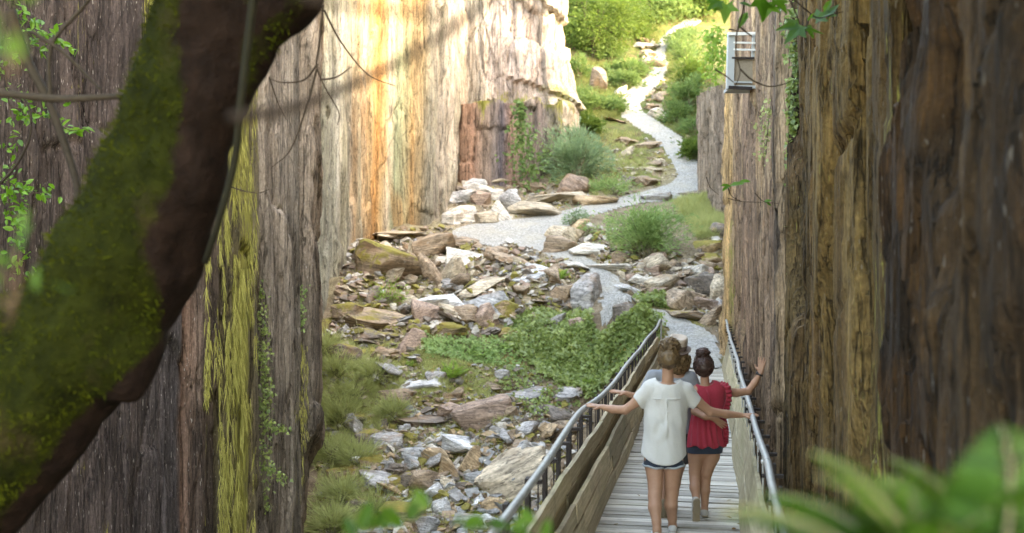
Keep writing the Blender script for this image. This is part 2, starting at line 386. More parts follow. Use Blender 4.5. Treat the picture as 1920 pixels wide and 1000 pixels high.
PC = np.concatenate([PC, [[PC[-1, 0] + 1.5, PC[-1, 1] + 6, 2.2]]])
def pathd(X, Y):                            # distance to the path centre line minus its half width
    X = np.asarray(X, float); Y = np.asarray(Y, float); d = np.full(X.shape, 99.)
    for a, b, w in PC:
        np.minimum(d, np.hypot(X - a, (Y - b)) - w * .5, out=d)
    return d
def hgt(X, Y, pd=None):
    X = np.asarray(X, float); Y = np.asarray(Y, float)
    if pd is None: pd = pathd(X, Y)
    f = sstep(.0, .6, pd)
    n = (.45 + .25 * (Y < 33)) * fbm(X * .45, Y * .45, 0, 3, 3) + .16 * (1 + .9 * (Y < 34)) * fbm(X * 1.7, Y * 1.7, 0, 4, 4)
    side = np.clip(pd - .5, 0, 6) * .28 * sstep(40, 48, Y)
    lane = 1 - sstep(.8, 1.5, np.abs(X - bx(Y))) * 1.0
    n = n * (1 - .9 * lane * sstep(22, 23.5, Y) * (Y < 27))
    return hbase(X, Y) + f * (n + side) + .05 * f
def grid_mesh(xs, ys):
    Xg, Yg = np.meshgrid(xs, ys); nx, ny = len(xs), len(ys)
    i = np.arange(ny - 1)[:, None] * nx + np.arange(nx - 1)[None]
    return Xg.ravel(), Yg.ravel(), np.stack([i, i + 1, i + nx + 1, i + nx], -1).reshape(-1, 4)
xs = np.concatenate([np.arange(-40, -7, 1.5), np.arange(-7, 10, .13), np.arange(10, 60, 1.5)])
ys = np.concatenate([np.arange(-14, 12, .4), np.arange(12, 46, .13), np.arange(46, 68, .22), np.arange(68, 150, 2.5)])
gx, gy, gq = grid_mesh(xs, ys)
gpd = pathd(gx, gy); gz = hgt(gx, gy, gpd)
nz1 = fbm(gx * .8, gy * .8, 1, 11, 4); nz2 = fbm(gx * 2.3, gy * 2.3, 2, 12, 3)
soil, moss_c, grass_c, dry_c = [np.array(c) for c in ((.25, .19, .125), (.29, .26, .075), (.10, .14, .04), (.19, .185, .085))]
m1 = sstep(-.15, .25, nz1)[:, None]; m2 = sstep(-.1, .3, nz2)[:, None]
gt = soil * (1 - m1) + moss_c * m1
far = sstep(40, 46, gy)[:, None]
gt = gt * (1 - far) + (grass_c * (1 - m2) + dry_c * m2) * far
scree = (sstep(27, 28.5, gy) * (1 - sstep(40, 43, gy)))[:, None] * .75
gt = gt * (1 - scree) + np.array((.33, .275, .195)) * scree
tag(link('ground', mesh_np('ground', np.stack([gx, gy, gz], 1), gq, True, {'tint': gt}), None, None, M_GROUND), 'mossy stony ground of the old slate quarry, climbing from a ravine to a green slope', 'ground', kind='structure')
# gravel path: a sheet that follows the ground
hx_, hy_, hq_ = grid_mesh(np.arange(-3.5, 14, .09), np.arange(23.3, 69, .09)); hd_ = pathd(hx_, hy_)
keep = hd_ < .10 * fbm(hx_ * 2.2, hy_ * 2.2, 0, 22, 3) + .05 * fbm(hx_ * 9, hy_ * 9, 0, 23, 2)
hq_ = hq_[keep[hq_].all(1)]; use, inv = np.unique(hq_, return_inverse=True); hz_ = hgt(hx_[use], hy_[use], hd_[use]) + .035 - .03 * sstep(-.12, .0, hd_[use])
tag(link('path', mesh_np('path', np.stack([hx_[use], hy_[use], hz_], 1), inv.reshape(-1, 4)), None, None, M_GRAVEL), 'pale grey gravel path winding up the slope from the bridge end', 'path', kind='structure')
def gnd(x, y): return float(hgt(np.array([x]), np.array([y]))[0])
def ghit(px, py): return hit(px, py, lambda X, Y: hgt(X, Y)) if False else _ghit(px, py)
def _ghit(px, py):
    Y = np.arange(12, 80, .06); X = (px - 960) * Y / F; z = CZ - (py - 490) * Y / F
    h = _H(X, Y); k = np.nonzero(z < h)[0]; k = k[0] if len(k) else len(Y) - 1
    return Vector((X[k], Y[k], h[k]))
_xs2 = np.arange(-9, 16, .1); _ys2 = np.arange(11, 82, .1)
_hx, _hy, _ = grid_mesh(_xs2, _ys2); _HG = hgt(_hx, _hy, pathd(_hx, _hy)).reshape(len(_ys2), len(_xs2))
def _H(X, Y):
    fx = np.clip((np.asarray(X) + 9) / .1, 0, len(_xs2) - 2); fy = np.clip((np.asarray(Y) - 11) / .1, 0, len(_ys2) - 2)
    ix = fx.astype(int); iy = fy.astype(int); fx = fx - ix; fy = fy - iy
    return (_HG[iy, ix] * (1 - fx) + _HG[iy, ix + 1] * fx) * (1 - fy) + (_HG[iy + 1, ix] * (1 - fx) + _HG[iy + 1, ix + 1] * fx) * fy

# ================================================================== ROCK WALLS
def resample(P, ds):
    P = np.asarray(P, float); L = np.concatenate([[0], np.cumsum(np.linalg.norm(np.diff(P, axis=0), axis=1))])
    s = np.arange(0, L[-1], ds); return np.stack([np.interp(s, L, P[:, k]) for k in (0, 1)], 1), s
def rock_wall(label, P, z0, z1, ds, dz, disp, paint, mat, back, topjag=.8, seed=1, smooth=7, topf=None):
    C, s = resample(P, ds)
    S = C.copy()
    for _ in range(smooth): S[1:-1] = (S[:-2] + 2 * S[1:-1] + S[2:]) / 4
    T = np.gradient(S, axis=0); T /= np.linalg.norm(T, axis=1)[:, None]
    N = np.stack([T[:, 1], -T[:, 0]], 1)                 # towards the open side
    zs = np.arange(z0, z1, dz); nz, ns = len(zs), len(s)
    Sg, Zg = np.meshgrid(s, zs)
    d = disp(Sg, Zg)
    ztop = z1 + topjag * (fbm(s * .5, 0, 0, seed + 9, 3) * 1.6 + (slabs(s, s * 0, .9, seed + 3)) * .5)
    if topf is not None: ztop = ztop + topf(S[:, 0], S[:, 1])
    zz = z0 + (Zg - z0) * ((ztop - z0) / (z1 - z0))[None]
    X = S[None, :, 0] + N[None, :, 0] * d; Y = S[None, :, 1] + N[None, :, 1] * d
    pxs = 960 + F * S[:, 0] / np.maximum(S[:, 1], .5)
    col, moss = paint(Sg, zz, np.broadcast_to(pxs[None], Sg.shape), 490 - (zz - CZ) * F / np.maximum(S[None, :, 1], .5))
    V = np.stack([X, Y, zz], -1)
    bk = np.array([*back, 0.])                            # the mass behind the face: the top runs back, then down
    rows = [V]; Cs = [col]; Ms = [moss]; ex = []
    for f, dzz in ((.15, .08), (.5, .2), (1., .1), (1., None)):
        r = V[-1] + bk * f
        r[:, 2] = r[:, 2] + dzz + .2 * fbm(s * 1.2, f * 9, 0, seed, 2) if dzz is not None else z0
        ex.append(r)
    V = np.concatenate([V, np.array(ex)]); n2 = nz + 4
    col = np.concatenate([col, np.repeat(col[-1:], 4, 0)]); moss = np.concatenate([moss, np.repeat(moss[-1:], 4, 0)])
    uv = np.stack([np.broadcast_to(s[None], (n2, ns)), V[..., 2]], -1)
    i = np.arange(n2 - 1)[:, None] * ns + np.arange(ns - 1)[None]
    q = np.stack([i, i + 1, i + ns + 1, i + ns], -1).reshape(-1, 4)
    caps = [[k * ns for k in range(n2)], [k * ns + ns - 1 for k in range(n2)][::-1]]
    me = mesh_np('rock_wall', V.reshape(-1, 3), [q] + [np.array([c]) for c in caps], True, {'tint': col.reshape(-1, 3), 'moss': moss.ravel()}, uv.reshape(-1, 2))
    me.set_sharp_from_angle(angle=R(48))
    return tag(link('rock_wall', me, None, None, mat), label, 'rock wall', kind='thing')
def bands(px, keys, jit=None):                            # colour along a wall: strata, and strips painted lighter where lit
    k = np.array([a for a, c in keys], float); c = np.array([c for a, c in keys], float)
    p = px if jit is None else px + jit
    return np.stack([np.interp(p, k, c[:, j]) for j in range(3)], -1)
def worley(x, y, seed):                    # nearest cell's random value and the distance to its border
    ix, iy = np.floor(x).astype(np.int64), np.floor(y).astype(np.int64); d1 = np.full(x.shape, 9.); d2 = d1.copy(); v = np.zeros(x.shape)
    for i in (-1, 0, 1):
        for j in (-1, 0, 1):
            a, b = ix + i, iy + j; d = np.hypot(a + _hash(a, b, a * 0, seed) - x, b + _hash(a, b, a * 0 + 1, seed) - y); c = d < d1
            d2 = np.where(c, d1, np.minimum(d2, d)); v = np.where(c, _hash(a, b, a * 0 + 2, seed), v); d1 = np.where(c, d, d1)
    return v * 2 - 1, d2 - d1
def chips(s, z, seed, amp=1.):              # split faces: tall broken plates with sharp borders and open joints
    w = .13 * fbm(s * 1.3, z * .5, 0, seed + 30, 3)
    v1, e1 = worley(s * 1.1 + w, z * .26 + w * .6, seed + 31); v2, e2 = worley(s * 3.1 + w * 2, z * .62 + w, seed + 32); v3, e3 = worley(s * 7 + w * 3, z * 2.2 + w * 2, seed + 33)
    return amp * (.15 * v1 + .06 * v2 + .022 * v3 - .10 * sstep(.05, 0, e1) - .04 * sstep(.06, 0, e2))
def plates(c, s, z, seed, k=.22):           # each plate its own tone
    w = .13 * fbm(s * 1.3, z * .5, 0, seed + 30, 3); v1, _ = worley(s * 1.1 + w, z * .26 + w * .6, seed + 31); v2, _ = worley(s * 3.1 + w * 2, z * .62 + w, seed + 32)
    return c * (1 + k * v1 + k * .8 * v2)[..., None]
def ridge(s, z, seed, amp=1.):
    return amp * (.10 * slabs(s, z, .75, seed) + .045 * slabs(s, z, .24, seed + 1, .2) + .018 * slabs(s, z, .08, seed + 2, .3)
                  + .13 * fbm(s * .7, z * .12, 0, seed + 3, 3) + .03 * fbm(s * 5, z * .5, 0, seed + 4, 3) + .02 * fbm(s * 9, z * 3, 0, seed + 6, 2))
def g(px, c, w): return np.exp(-((px - c) / w)**2)
# --- near left wall: dark slate, then the moss column, then a grey slab whose edge hides the ravine's corner
PN = [(-5.6, 21.5), (-4.3, 20.2), (-3.55, 19.1), (-3.32, 18.4), (-3.55, 17), (-3.9, 15.5), (-4.42, 14), (-5.0, 12.4), (-5.8, 10.5), (-7.2, 7.6), (-8.2, 5), (-9, 0)][::-1]
def pxs_of(P, ds=.05):
    C, s = resample(P, ds); return s, 960 + F * C[:, 0] / np.maximum(C[:, 1], .5)
sN, pN = pxs_of(PN)
def px_of_s(s): return np.interp(s, sN, np.where(sN > sN[np.argmax(pN)], 600, pN))
def dispN(s, z):
    p = px_of_s(s)
    d = ridge(s, z, 31, .32) * (1 - .45 * sstep(330, 300, p)) + chips(s, z, 31, .38)
    d = d + .22 * g(p, 440, 34) * (1 + .2 * fbm(s * 4, z * .8, 0, 3)) - .16 * g(p, 492, 7) - .12 * g(p, 405, 5) - .10 * g(p, 345, 4) - .28 * g(p, 577, 4) * (.6 + .6 * vnoise(z * .8, s)) + .07 * g(p, 375, 22)
    d = d + sstep(570, 592, p) * (.26 * fbm(z * .55, 3.3, 0, 38, 4) + .10 * (rnd1(np.floor(z * 1.1 + .4 * np.sin(z * 3)), 39) - .5))
    return d
def paintN(s, z, px, py):
    p = px_of_s(s) + 6 * fbm(z * .4, s * .6, 0, 8, 3)
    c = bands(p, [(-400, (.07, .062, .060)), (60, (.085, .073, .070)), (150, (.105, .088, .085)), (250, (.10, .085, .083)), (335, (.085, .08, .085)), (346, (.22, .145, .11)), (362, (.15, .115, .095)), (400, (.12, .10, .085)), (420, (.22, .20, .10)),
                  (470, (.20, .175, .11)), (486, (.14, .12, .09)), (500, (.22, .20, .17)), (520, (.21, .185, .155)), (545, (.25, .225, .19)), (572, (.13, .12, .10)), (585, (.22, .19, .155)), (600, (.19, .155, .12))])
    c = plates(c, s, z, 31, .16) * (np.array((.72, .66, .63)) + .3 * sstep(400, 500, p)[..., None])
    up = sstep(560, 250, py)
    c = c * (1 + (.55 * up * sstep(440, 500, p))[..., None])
    m = .62 * g(p, 440, 26) + .36 * g(p, 395, 9) * sstep(900, 600, py) + .30 * g(p, 560, 12) * sstep(650, 760, py) + .18 * g(p, 590, 9) * sstep(640, 720, py) + .30 * g(p, 380, 6)
    m = m + .60 * g(p, 290, 18) * sstep(190, 60, py) + .22 * sstep(.2, .5, fbm(s * 1.6, z * .9, 0, 77, 3)) * sstep(330, 250, p)
    m = m * (.75 + .5 * vnoise(s * 3, z * .45, 0, 6)) + .34 * sstep(930, 990, py) * g(p, 200, 30)
    return c, m
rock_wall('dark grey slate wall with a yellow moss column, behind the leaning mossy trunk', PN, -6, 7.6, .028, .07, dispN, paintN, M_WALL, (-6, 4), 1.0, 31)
# --- orange and cream streaked wall
PO = [(-6.5, 23.5), (-4.9, 25), (-4.85, 27), (-4.78, 31), (-4.3, 33.3), (-3.4, 34.4), (-2.55, 35), (-2.2, 36.4), (-2.05, 39), (-1.9, 41.5), (-1.8, 44)]
sO, pO = pxs_of(PO)
def dispO(s, z): 
    return ridge(s, z, 51, .45) + chips(s, z, 51, .5) - .22 * g(s - .25 * np.sin(z * .4), 9.15, .12) + .25 * sstep(12.5, 14, s) * fbm(s * .9, z * .35, 0, 9, 4)
def paintO(s, z, px, py):
    p = px + 5 * fbm(z * .3, s * .8, 0, 14, 3)
    # the orange bands lean to the right towards the top
    q = p - (py - 300) * -.035
    c = bands(q, [(560, (.20, .18, .15)), (590, (.30, .28, .22)), (606, (.43, .42, .34)), (618, (.30, .29, .23)), (634, (.55, .53, .46)), (645, (.40, .35, .26)), (655, (.34, .31, .25)), (664, (.52, .36, .22)), (676, (.55, .46, .34)), (686, (.58, .36, .18)), (702, (.56, .29, .11)),
                  (716, (.55, .40, .22)), (726, (.60, .50, .38)), (742, (.36, .39, .25)), (760, (.45, .41, .25)), (775, (.55, .34, .16)), (790, (.48, .32, .17)), (803, (.36, .31, .26)), (815, (.50, .44, .36)), (835, (.54, .46, .38)), (860, (.46, .38, .31))])
    o = sstep(.1, .45, fbm(s * 1.3, z * .28, 0, 41, 3)) * sstep(655, 690, p) * sstep(810, 780, p)
    c = c * (1 - .5 * o[..., None]) + np.array((.58, .29, .11)) * (.5 * o[..., None])
    gr = sstep(.05, .4, fbm(s * 1.9, z * .22, 0, 47, 3))[..., None] * .35
    c = c * (1 - gr) + np.array((.36, .36, .25)) * gr
    c = plates(c, s, z, 51, .15) * .74
    m = .30 * g(p, 600, 14) * sstep(200, 60, py) + .25 * g(p, 655, 10) * sstep(260, 80, py) + .12 * sstep(.25, .5, fbm(s, z * .5, 0, 78, 3))
    return c, m
rock_wall('tall orange and cream streaked slate wall above the scree', PO, .2, 11.8, .035, .1, dispO, paintO, M_WALLP, (-6, 3), 1.0, 51)
# --- far wall: dark lower tier with a mossy ledge, pale upper tier set back
PL = [(-2.2, 43), (-1.95, 40.6), (-1.85, 39.9), (-.9, 39.8), (.3, 40.1), (1.5, 40.6), (2.15, 41.4), (2.4, 43.2), (2.3, 46)]
def dispL(s, z): return ridge(s, z, 71, .7) + chips(s, z, 71, .9) - .3 * sstep(6, 8.8, z) * sstep(6.2, 8.2, s)
def paintL(s, z, px, py):
    c = bands(px + 4 * fbm(z * .5, s, 0, 3, 2), [(840, (.40, .33, .28)), (866, (.36, .22, .15)), (885, (.31, .18, .125)), (905, (.36, .26, .20)), (925, (.24, .19, .17)), (940, (.13, .11, .125)), (955, (.30, .19, .15)), (990, (.28, .22, .18)), (1020, (.20, .155, .14)), (1050, (.30, .26, .20)), (1090, (.45, .38, .28))])
    m = .5 * sstep(220, 170, py) * (.4 + vnoise(s * 2, z)) + .55 * g(px, 905, 10) * sstep(280, 190, py) + .35 * g(px, 1040, 24) + .25 * sstep(1040, 1060, px)
    return c, m
rock_wall('purple brown lower tier of the far rock face under a mossy ledge', PL, 3.6, 8.55, .05, .1, dispL, paintL, M_WALLB, (-.5, 4.5), .25, 71)
PU = [(-3.2, 45), (-2.3, 42.6), (-1.2, 42.0), (.2, 42.2), (1.35, 42.6), (1.85, 43.4), (1.9, 47)]
def dispU(s, z): return ridge(s, z, 81, .7) + chips(s, z, 81, 1.) + 1.1 * sstep(10.2, 8, z) * sstep(4.6, 6.5, s) + .45 * sstep(4.2, 5.5, s) * (fbm(z * .7, s * .3, 0, 88, 3) + .6 * (np.floor(z * .55 + .3 * np.sin(s)) % 2))
def paintU(s, z, px, py):
    c = bands(px + 4 * fbm(z * .5, s, 0, 5, 2), [(840, (.50, .42, .34)), (880, (.55, .47, .38)), (900, (.38, .33, .28)), (915, (.46, .38, .33)), (960, (.42, .34, .30)), (985, (.48, .38, .32)), (1005, (.36, .28, .24)), (1030, (.52, .44, .35))])
    return c, .28 * sstep(.2, .5, fbm(s * 1.2, z * .7, 0, 79, 3)) + .3 * sstep(150, 175, py)
rock_wall('pale pinkish upper tier of the far rock face, lit by the sun', PU, 7.5, 14, .05, .1, dispU, paintU, M_WALLB, (-3, 6), .8, 81)
# --- right side
PW1 = [(9.2, 27.6), (6.6, 26.3), (5.35, 25.4), (5.06, 24.9), (4.92, 24.2), (4.45, 20.5), (3.95, 17), (3.55, 14.2), (3.45, 13.4), (3.75, 13.1), (4.4, 12.9)]
def dW1(s, z): return ridge(s, z, 91, .42) + chips(s, z, 91, .55) - .10 * g(s, 6.6, .10) + g(s, 5.2, .55) * (.22 * fbm(z * .6, 7.7, 0, 97, 4) + .10 * (rnd1(np.floor(z * 1.0 + .4 * np.sin(z * 2.3)), 99) - .5)) 
def pW1(s, z, px, py):
    p = px + 4 * fbm(z * .5, s, 0, 95, 3)
    c = bands(p, [(1355, (.30, .22, .15)), (1368, (.46, .32, .17)), (1378, (.29, .21, .14)), (1395, (.22, .155, .12)), (1412, (.26, .185, .14)), (1425, (.20, .145, .11)), (1445, (.26, .19, .14)), (1462, (.21, .15, .115)), (1475, (.09, .072, .06)), (1500, (.08, .066, .05))])
    st = sstep(.12, .3, fbm(s * 3.4, z * .18, 0, 96, 2))[..., None] * .55
    c = c * (1 - st) + np.array((.40, .30, .20)) * st
    c = plates(c, s, z, 91, .15) * np.array((1.1, .98, .84))
    return c, .50 * g(p, 1374, 8) * sstep(330, 420, py) + .26 * g(p, 1440, 14) * sstep(160, 210, py) * sstep(330, 260, py) + .14 * sstep(.2, .5, fbm(s * 2, z * .6, 0, 98, 3))
rock_wall('brown striped slate wall beside the far half of the bridge, below the ladder cage', PW1, -5, 14.6, .035, .08, dW1, pW1, M_WALLB, (8, 3), 1.0, 91)
PW2 = [(4.9, 13.2), (3.9, 12.5), (3.3, 12.2), (3.08, 11.7), (2.92, 10.6), (2.62, 9.0), (2.36, 7.5), (2.2, 6.5), (2.14, 6.15), (2.4, 5.9), (3.2, 5.7)]
def dW2(s, z): 
    return ridge(s, z, 111, .5) + chips(s, z, 111, .6) - .12 * g(s, 4.6 + .04 * np.sin(z), .06)
def pW2(s, z, px, py):
    c = bands(px + 5 * fbm(z * .7, s, 0, 115, 3), [(1470, (.05, .04, .028)), (1500, (.085, .066, .036)), (1540, (.10, .074, .04)), (1575, (.125, .095, .05)), (1610, (.18, .14, .075)), (1650, (.14, .11, .06)), (1700, (.06, .044, .028))])  # the pale strip paints a lit edge into the rock colour
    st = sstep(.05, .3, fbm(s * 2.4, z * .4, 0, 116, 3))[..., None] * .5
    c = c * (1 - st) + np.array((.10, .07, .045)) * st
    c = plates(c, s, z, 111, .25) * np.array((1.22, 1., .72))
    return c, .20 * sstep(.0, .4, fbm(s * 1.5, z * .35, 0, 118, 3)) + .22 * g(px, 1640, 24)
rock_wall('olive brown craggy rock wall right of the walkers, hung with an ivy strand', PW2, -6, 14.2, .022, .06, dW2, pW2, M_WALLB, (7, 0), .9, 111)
PW3 = [(3.4, 6.2), (2.4, 5.9), (2.02, 5.65), (1.9, 5.2), (1.78, 4.5), (1.66, 3.8), (1.58, 3.1), (1.7, 2.2), (2.2, 1.0), (3.2, -1)]
def dW3(s, z): return ridge(s, z, 131, .3) + chips(s * 1.3, z * 1.6, 131, .5) - .16 * sstep(.15, .4, fbm(s * 1.1, z * .8, 0, 139, 3))
def pW3(s, z, px, py):
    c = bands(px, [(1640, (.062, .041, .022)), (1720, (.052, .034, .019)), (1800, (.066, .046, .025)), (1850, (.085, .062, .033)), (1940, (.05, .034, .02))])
    dk = sstep(.05, .35, fbm(s * 1.6, z * .9, 0, 136, 3))[..., None] * .6  # shaded holes painted in as dark patches
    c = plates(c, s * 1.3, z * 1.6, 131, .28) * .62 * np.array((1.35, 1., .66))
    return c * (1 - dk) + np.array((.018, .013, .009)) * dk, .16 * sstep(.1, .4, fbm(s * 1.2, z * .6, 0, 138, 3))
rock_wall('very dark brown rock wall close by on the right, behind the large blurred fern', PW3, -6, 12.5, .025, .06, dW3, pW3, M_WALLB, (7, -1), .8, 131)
PP = [(13.5, 33.2), (9.3, 34.6), (7.9, 35.2), (7.0, 35.9), (6.72, 36.6), (6.85, 38.5), (7.3, 40.5), (8, 42.5)]
def dP(s, z): return ridge(s, z, 151, .7) + chips(s, z, 151, .8)
def pP(s, z, px, py):
    c = bands(px, [(1300, (.26, .20, .155)), (1335, (.33, .26, .20)), (1350, (.21, .16, .125)), (1400, (.27, .2, .16))])
    return c, .5 * sstep(190, 150, py) + .1 * sstep(.2, .5, fbm(s, z, 0, 6, 3))
rock_wall('brown slate buttress with a grassy top right of the winding path', PP[::-1], 2.5, 8.5, .05, .1, dP, pP, M_WALLB, (6, 3), .3, 151)
PB = [(20, 23.5), (11, 28), (8.7, 31.5), (8.5, 35), (8.6, 39.3), (9.0, 43), (10.2, 47.5), (13, 50)]
def dB(s, z): return ridge(s, z, 171, .8) + chips(s, z, 171, 1.2)
def pB(s, z, px, py):
    c = bands(px, [(1300, (.30, .24, .19)), (1345, (.36, .28, .22)), (1400, (.25, .19, .15))])
    return c, .22 + .3 * sstep(.1, .4, fbm(s * .8, z * .5, 0, 7, 3))
rock_wall('high rock wall behind the brown buttress, with greenery in its cracks', PB[::-1], 3, 13.0, .09, .16, dB, pB, M_WALLB, (9, 4), .8, 171, 7, lambda x, y: 7.2 * sstep(36.5, 34.8, y))  # hidden near end raised to keep sun off the streaked wall
# ================================================================== FOOTBRIDGE
def axis(Y, off, z):                        # a point beside the bridge centre line, off metres to the right
    c = 1 / math.hypot(1, TAN); return np.array([bx(Y) + off * c * (1 + TAN * TAN) * .985, Y, z])
def wob(Y, seed, a=.012): return a * float(fbm(Y * .55, seed, 0, 33, 2)) * 2
UA = np.array([TAN, 1, 0]) / math.hypot(TAN, 1); UB = np.array([1, -TAN, 0]) / math.hypot(TAN, 1); UZ = np.array([0, 0, 1.])
Y0B, Y1B = 3.0, 23.7
br = empty('footbridge', axis(13, 0, 0), 'narrow wooden footbridge with metal handrails, crossing the ravine to the gravel path', 'footbridge')
mb = MB(); Y = Y0B; k = 0
while Y < Y1B:                              # deck planks
    w = .118 + .02 * random.random(); zc = -.02 + .007 * random.uniform(-1, 1); a = random.random()
    mb.box(axis(Y + w / 2, random.uniform(-.01, .01), zc), [UB * (.648 + random.uniform(-.008, .008)) + UZ * random.uniform(-.004, .004), UA * (w / 2 - .006), UZ * .019], a, k * 1.37)
    Y += w + random.uniform(-.002, .006); k += 1
deck = mb.build('deck', M_DECK, br, False)
tag(deck, 'weathered grey cross planks of the walkway')
for off in (-.5, .5):
    mb = MB(); mb.box(axis(13.3, off, -.15), [UB * .05, UA * 10.4, UZ * .1], .5); mb.build('beam', M_BEAM, br, False)
def board_run(off0, off1, z0, z1, mat, seed, Ya=Y0B, Yb=Y1B, th=.018, seg=2.4, sag=.02):
    mb = MB(); Y = Ya + (seed * .77) % 1.2; Y = Ya if Y > Ya + 1.2 else Y
    edges = [Ya]
    while Y < Yb - .3: Y += seg * (1 + .1 * random.uniform(-1, 1)); edges.append(min(Y, Yb))
    for e0, e1 in zip(edges[:-1], edges[1:]):
        n = 14; ys = np.linspace(e0 + .004, e1 - .004, n); a = random.random(); jz = random.uniform(-.008, .008); sk = random.uniform(-.008, .008)
        V = []; uv = []; u0 = random.uniform(0, 50)
        for j, yy in enumerate(ys):
            w_ = wob(yy, seed); e = fbm(yy * 2.2, seed, 0, 5, 2) * .012
            b0 = axis(yy, off0 + w_ + sk, z0 + jz + .004); b1 = axis(yy, off1 + w_ + sk, z1 + jz + e)
            nn = UB
            for p, vv in ((b0 - nn * th, 0), (b0 + nn * th, .04), (b1 + nn * th, z1 - z0 + .04), (b1 - nn * th, z1 - z0 + .08)):
                V.append(p); uv.append((yy + u0, vv + u0))
        q = []
        for j in range(n - 1):
            for c in range(4):
                q.append([j * 4 + c, j * 4 + (c + 1) % 4, j * 4 + 4 + (c + 1) % 4, j * 4 + 4 + c])
        q += [[0, 1, 2, 3], [n * 4 - 1, n * 4 - 2, n * 4 - 3, n * 4 - 4]]
        mb.add(V, q, None, uv, a)
    return mb.build('side_board', mat, br, False)
for i, (z0, z1) in enumerate(((.0, .148), (.162, .31), (.324, .48))):
    board_run(-.655 - .012 * i, -.667 - .012 * i, z0, z1, M_BOARD, 3 + i)
for i, (z0, z1) in enumerate(((.20, .35), (.364, .52), (.534, .70))):
    board_run(-.765 - .004 * i, -.768 - .004 * i, z0, z1, M_BOARD, 8 + i)
board_run(.65, .70, .0, .265, M_PALEB, 14); board_run(.704, .762, .28, .56, M_PALEB, 15)
def rz(Y, side): 
    return 1.0 + .012 * math.sin(Y * 1.1 + side) + (.075 * math.exp(-((Y - 8.9) / 1.6)**2) + .05 * sstep(21.5, 23.8, Y) if side < 0 else .015 * sstep(12, 22, Y))
def roff(Y, side): return side * .728 + wob(Y, 40 + side, .010)
for side in (-1, 1):
    ys = np.arange(Y0B, 23.9 if side < 0 else 24.3, .2)
    P = [axis(y, roff(y, side), rz(y, side)) for y in ys]
    if side > 0: P += [axis(24.5, .74, .99), axis(24.56, .75, .9), axis(24.58, .75, .45)]
    else: P += [axis(24.0, -.73, 1.03), axis(24.05, -.73, .9), axis(24.05, -.73, .4)]
    mb = MB(); mb.tube(P, .0255, 12)
    for y in np.arange(4.2, 23, 3.0): mb.tube([axis(y - .03, roff(y, side), rz(y, side)), axis(y + .03, roff(y, side), rz(y, side))], .028, 12)
    tag(mb.build('handrail', M_RAIL, br), 'round metal handrail on the ravine side' if side < 0 else 'round metal handrail on the rock wall side')
for y in np.arange(3.3, 23.6, .72):         # ravine side: flat dark posts
    mb = MB(); o = roff(y, -1) - .055
    mb.box(axis(y, o - .035, .36), [UB * .014, UA * .042, UZ * .60], .5); mb.box(axis(y, o + .012, .935), [UB * .045, UA * .02, UZ * .012], .5)
    mb.box(axis(y, -.71, -.2), [UB * .10, UA * .03, UZ * .03], .5)
    mb.build('post', M_POST, br, False)
    mb = MB(); mb.tube([axis(y + .3, -.80, .05), axis(y + .3, -.80, .93), axis(y + .3, -.74, .965)], .006, 6); mb.build('hanger', M_POST, br)
for y in np.arange(3.5, 23.6, .80):         # wall side: thin hangers with a hooked top, dark posts behind
    mb = MB(); o = roff(y, 1)
    mb.tube([axis(y, o + .035, -.1), axis(y, o + .035, .80), axis(y, o + .03, .90), axis(y, o, .975)], .009, 6); mb.tube([axis(y, o + .02, .80), axis(y, o + .06, .80)], .016, 8); mb.build('hanger', M_ROD, br)
    mb = MB(); mb.box(axis(y + .4, o + .09, .3), [UB * .012, UA * .03, UZ * .56], .5); mb.box(axis(y + .4, o + .04, .93), [UB * .07, UA * .015, UZ * .012], .5); mb.build('post', M_POST, br, False)
# dead leaves on the deck and the panels' foot
lv = []
for px, py in ((1362, 972), (1381, 985), (1372, 996), (1371, 940), (1376, 880), (1240, 890), (1195, 930), (1160, 985)):
    Yl = CZ * F / (py - 490); lv.append(((px - 960) * Yl / F, Yl, .006))

# ================================================================== BODIES: a smooth union of tapered limbs, meshed as one surface
def sdf_field(prims, lo, hi, h, k, post=None):
    n = [int(math.ceil((b - a) / h)) + 1 for a, b in zip(lo, hi)]
    ax = [np.float32(lo[i]) + np.arange(n[i], dtype=np.float32) * np.float32(h) for i in range(3)]
    Fd = np.full(n, .3, np.float32)
    for p in prims:
        a, ra, b, rb = np.array(p[0], float), p[1], np.array(p[2], float), p[3]
        S = np.array(p[4] if len(p) > 4 else (1, 1, 1), float); kk = p[5] if len(p) > 5 else k
        r = max(ra, rb); pad = r * S.max() + 3 * kk + 3 * h
        i0 = [max(0, int((min(a[i], b[i]) - pad - lo[i]) / h)) for i in range(3)]; i1 = [min(n[i], int((max(a[i], b[i]) + pad - lo[i]) / h) + 2) for i in range(3)]
        if any(i1[i] <= i0[i] for i in range(3)): continue
        g_ = np.meshgrid(*[(ax[i][i0[i]:i1[i]] - a[i]) / S[i] for i in range(3)], indexing='ij')
        d = (b - a) / S; L2 = float(d @ d) + 1e-12
        t = np.clip((g_[0] * d[0] + g_[1] * d[1] + g_[2] * d[2]) / L2, 0, 1)
        q = np.sqrt(sum((g_[i] - t * d[i])**2 for i in range(3))) - (ra + (rb - ra) * t)
        q = (q * S.min()).astype(np.float32)
        sl = tuple(slice(i0[i], i1[i]) for i in range(3)); f = Fd[sl]
        hh = np.clip(.5 + .5 * (f - q) / kk, 0, 1)
        Fd[sl] = f * (1 - hh) + q * hh - kk * hh * (1 - hh)
    if post is not None:
        Fd = post(Fd, ax[0][:, None, None], ax[1][None, :, None], ax[2][None, None, :]).astype(np.float32)
    return Fd, ax
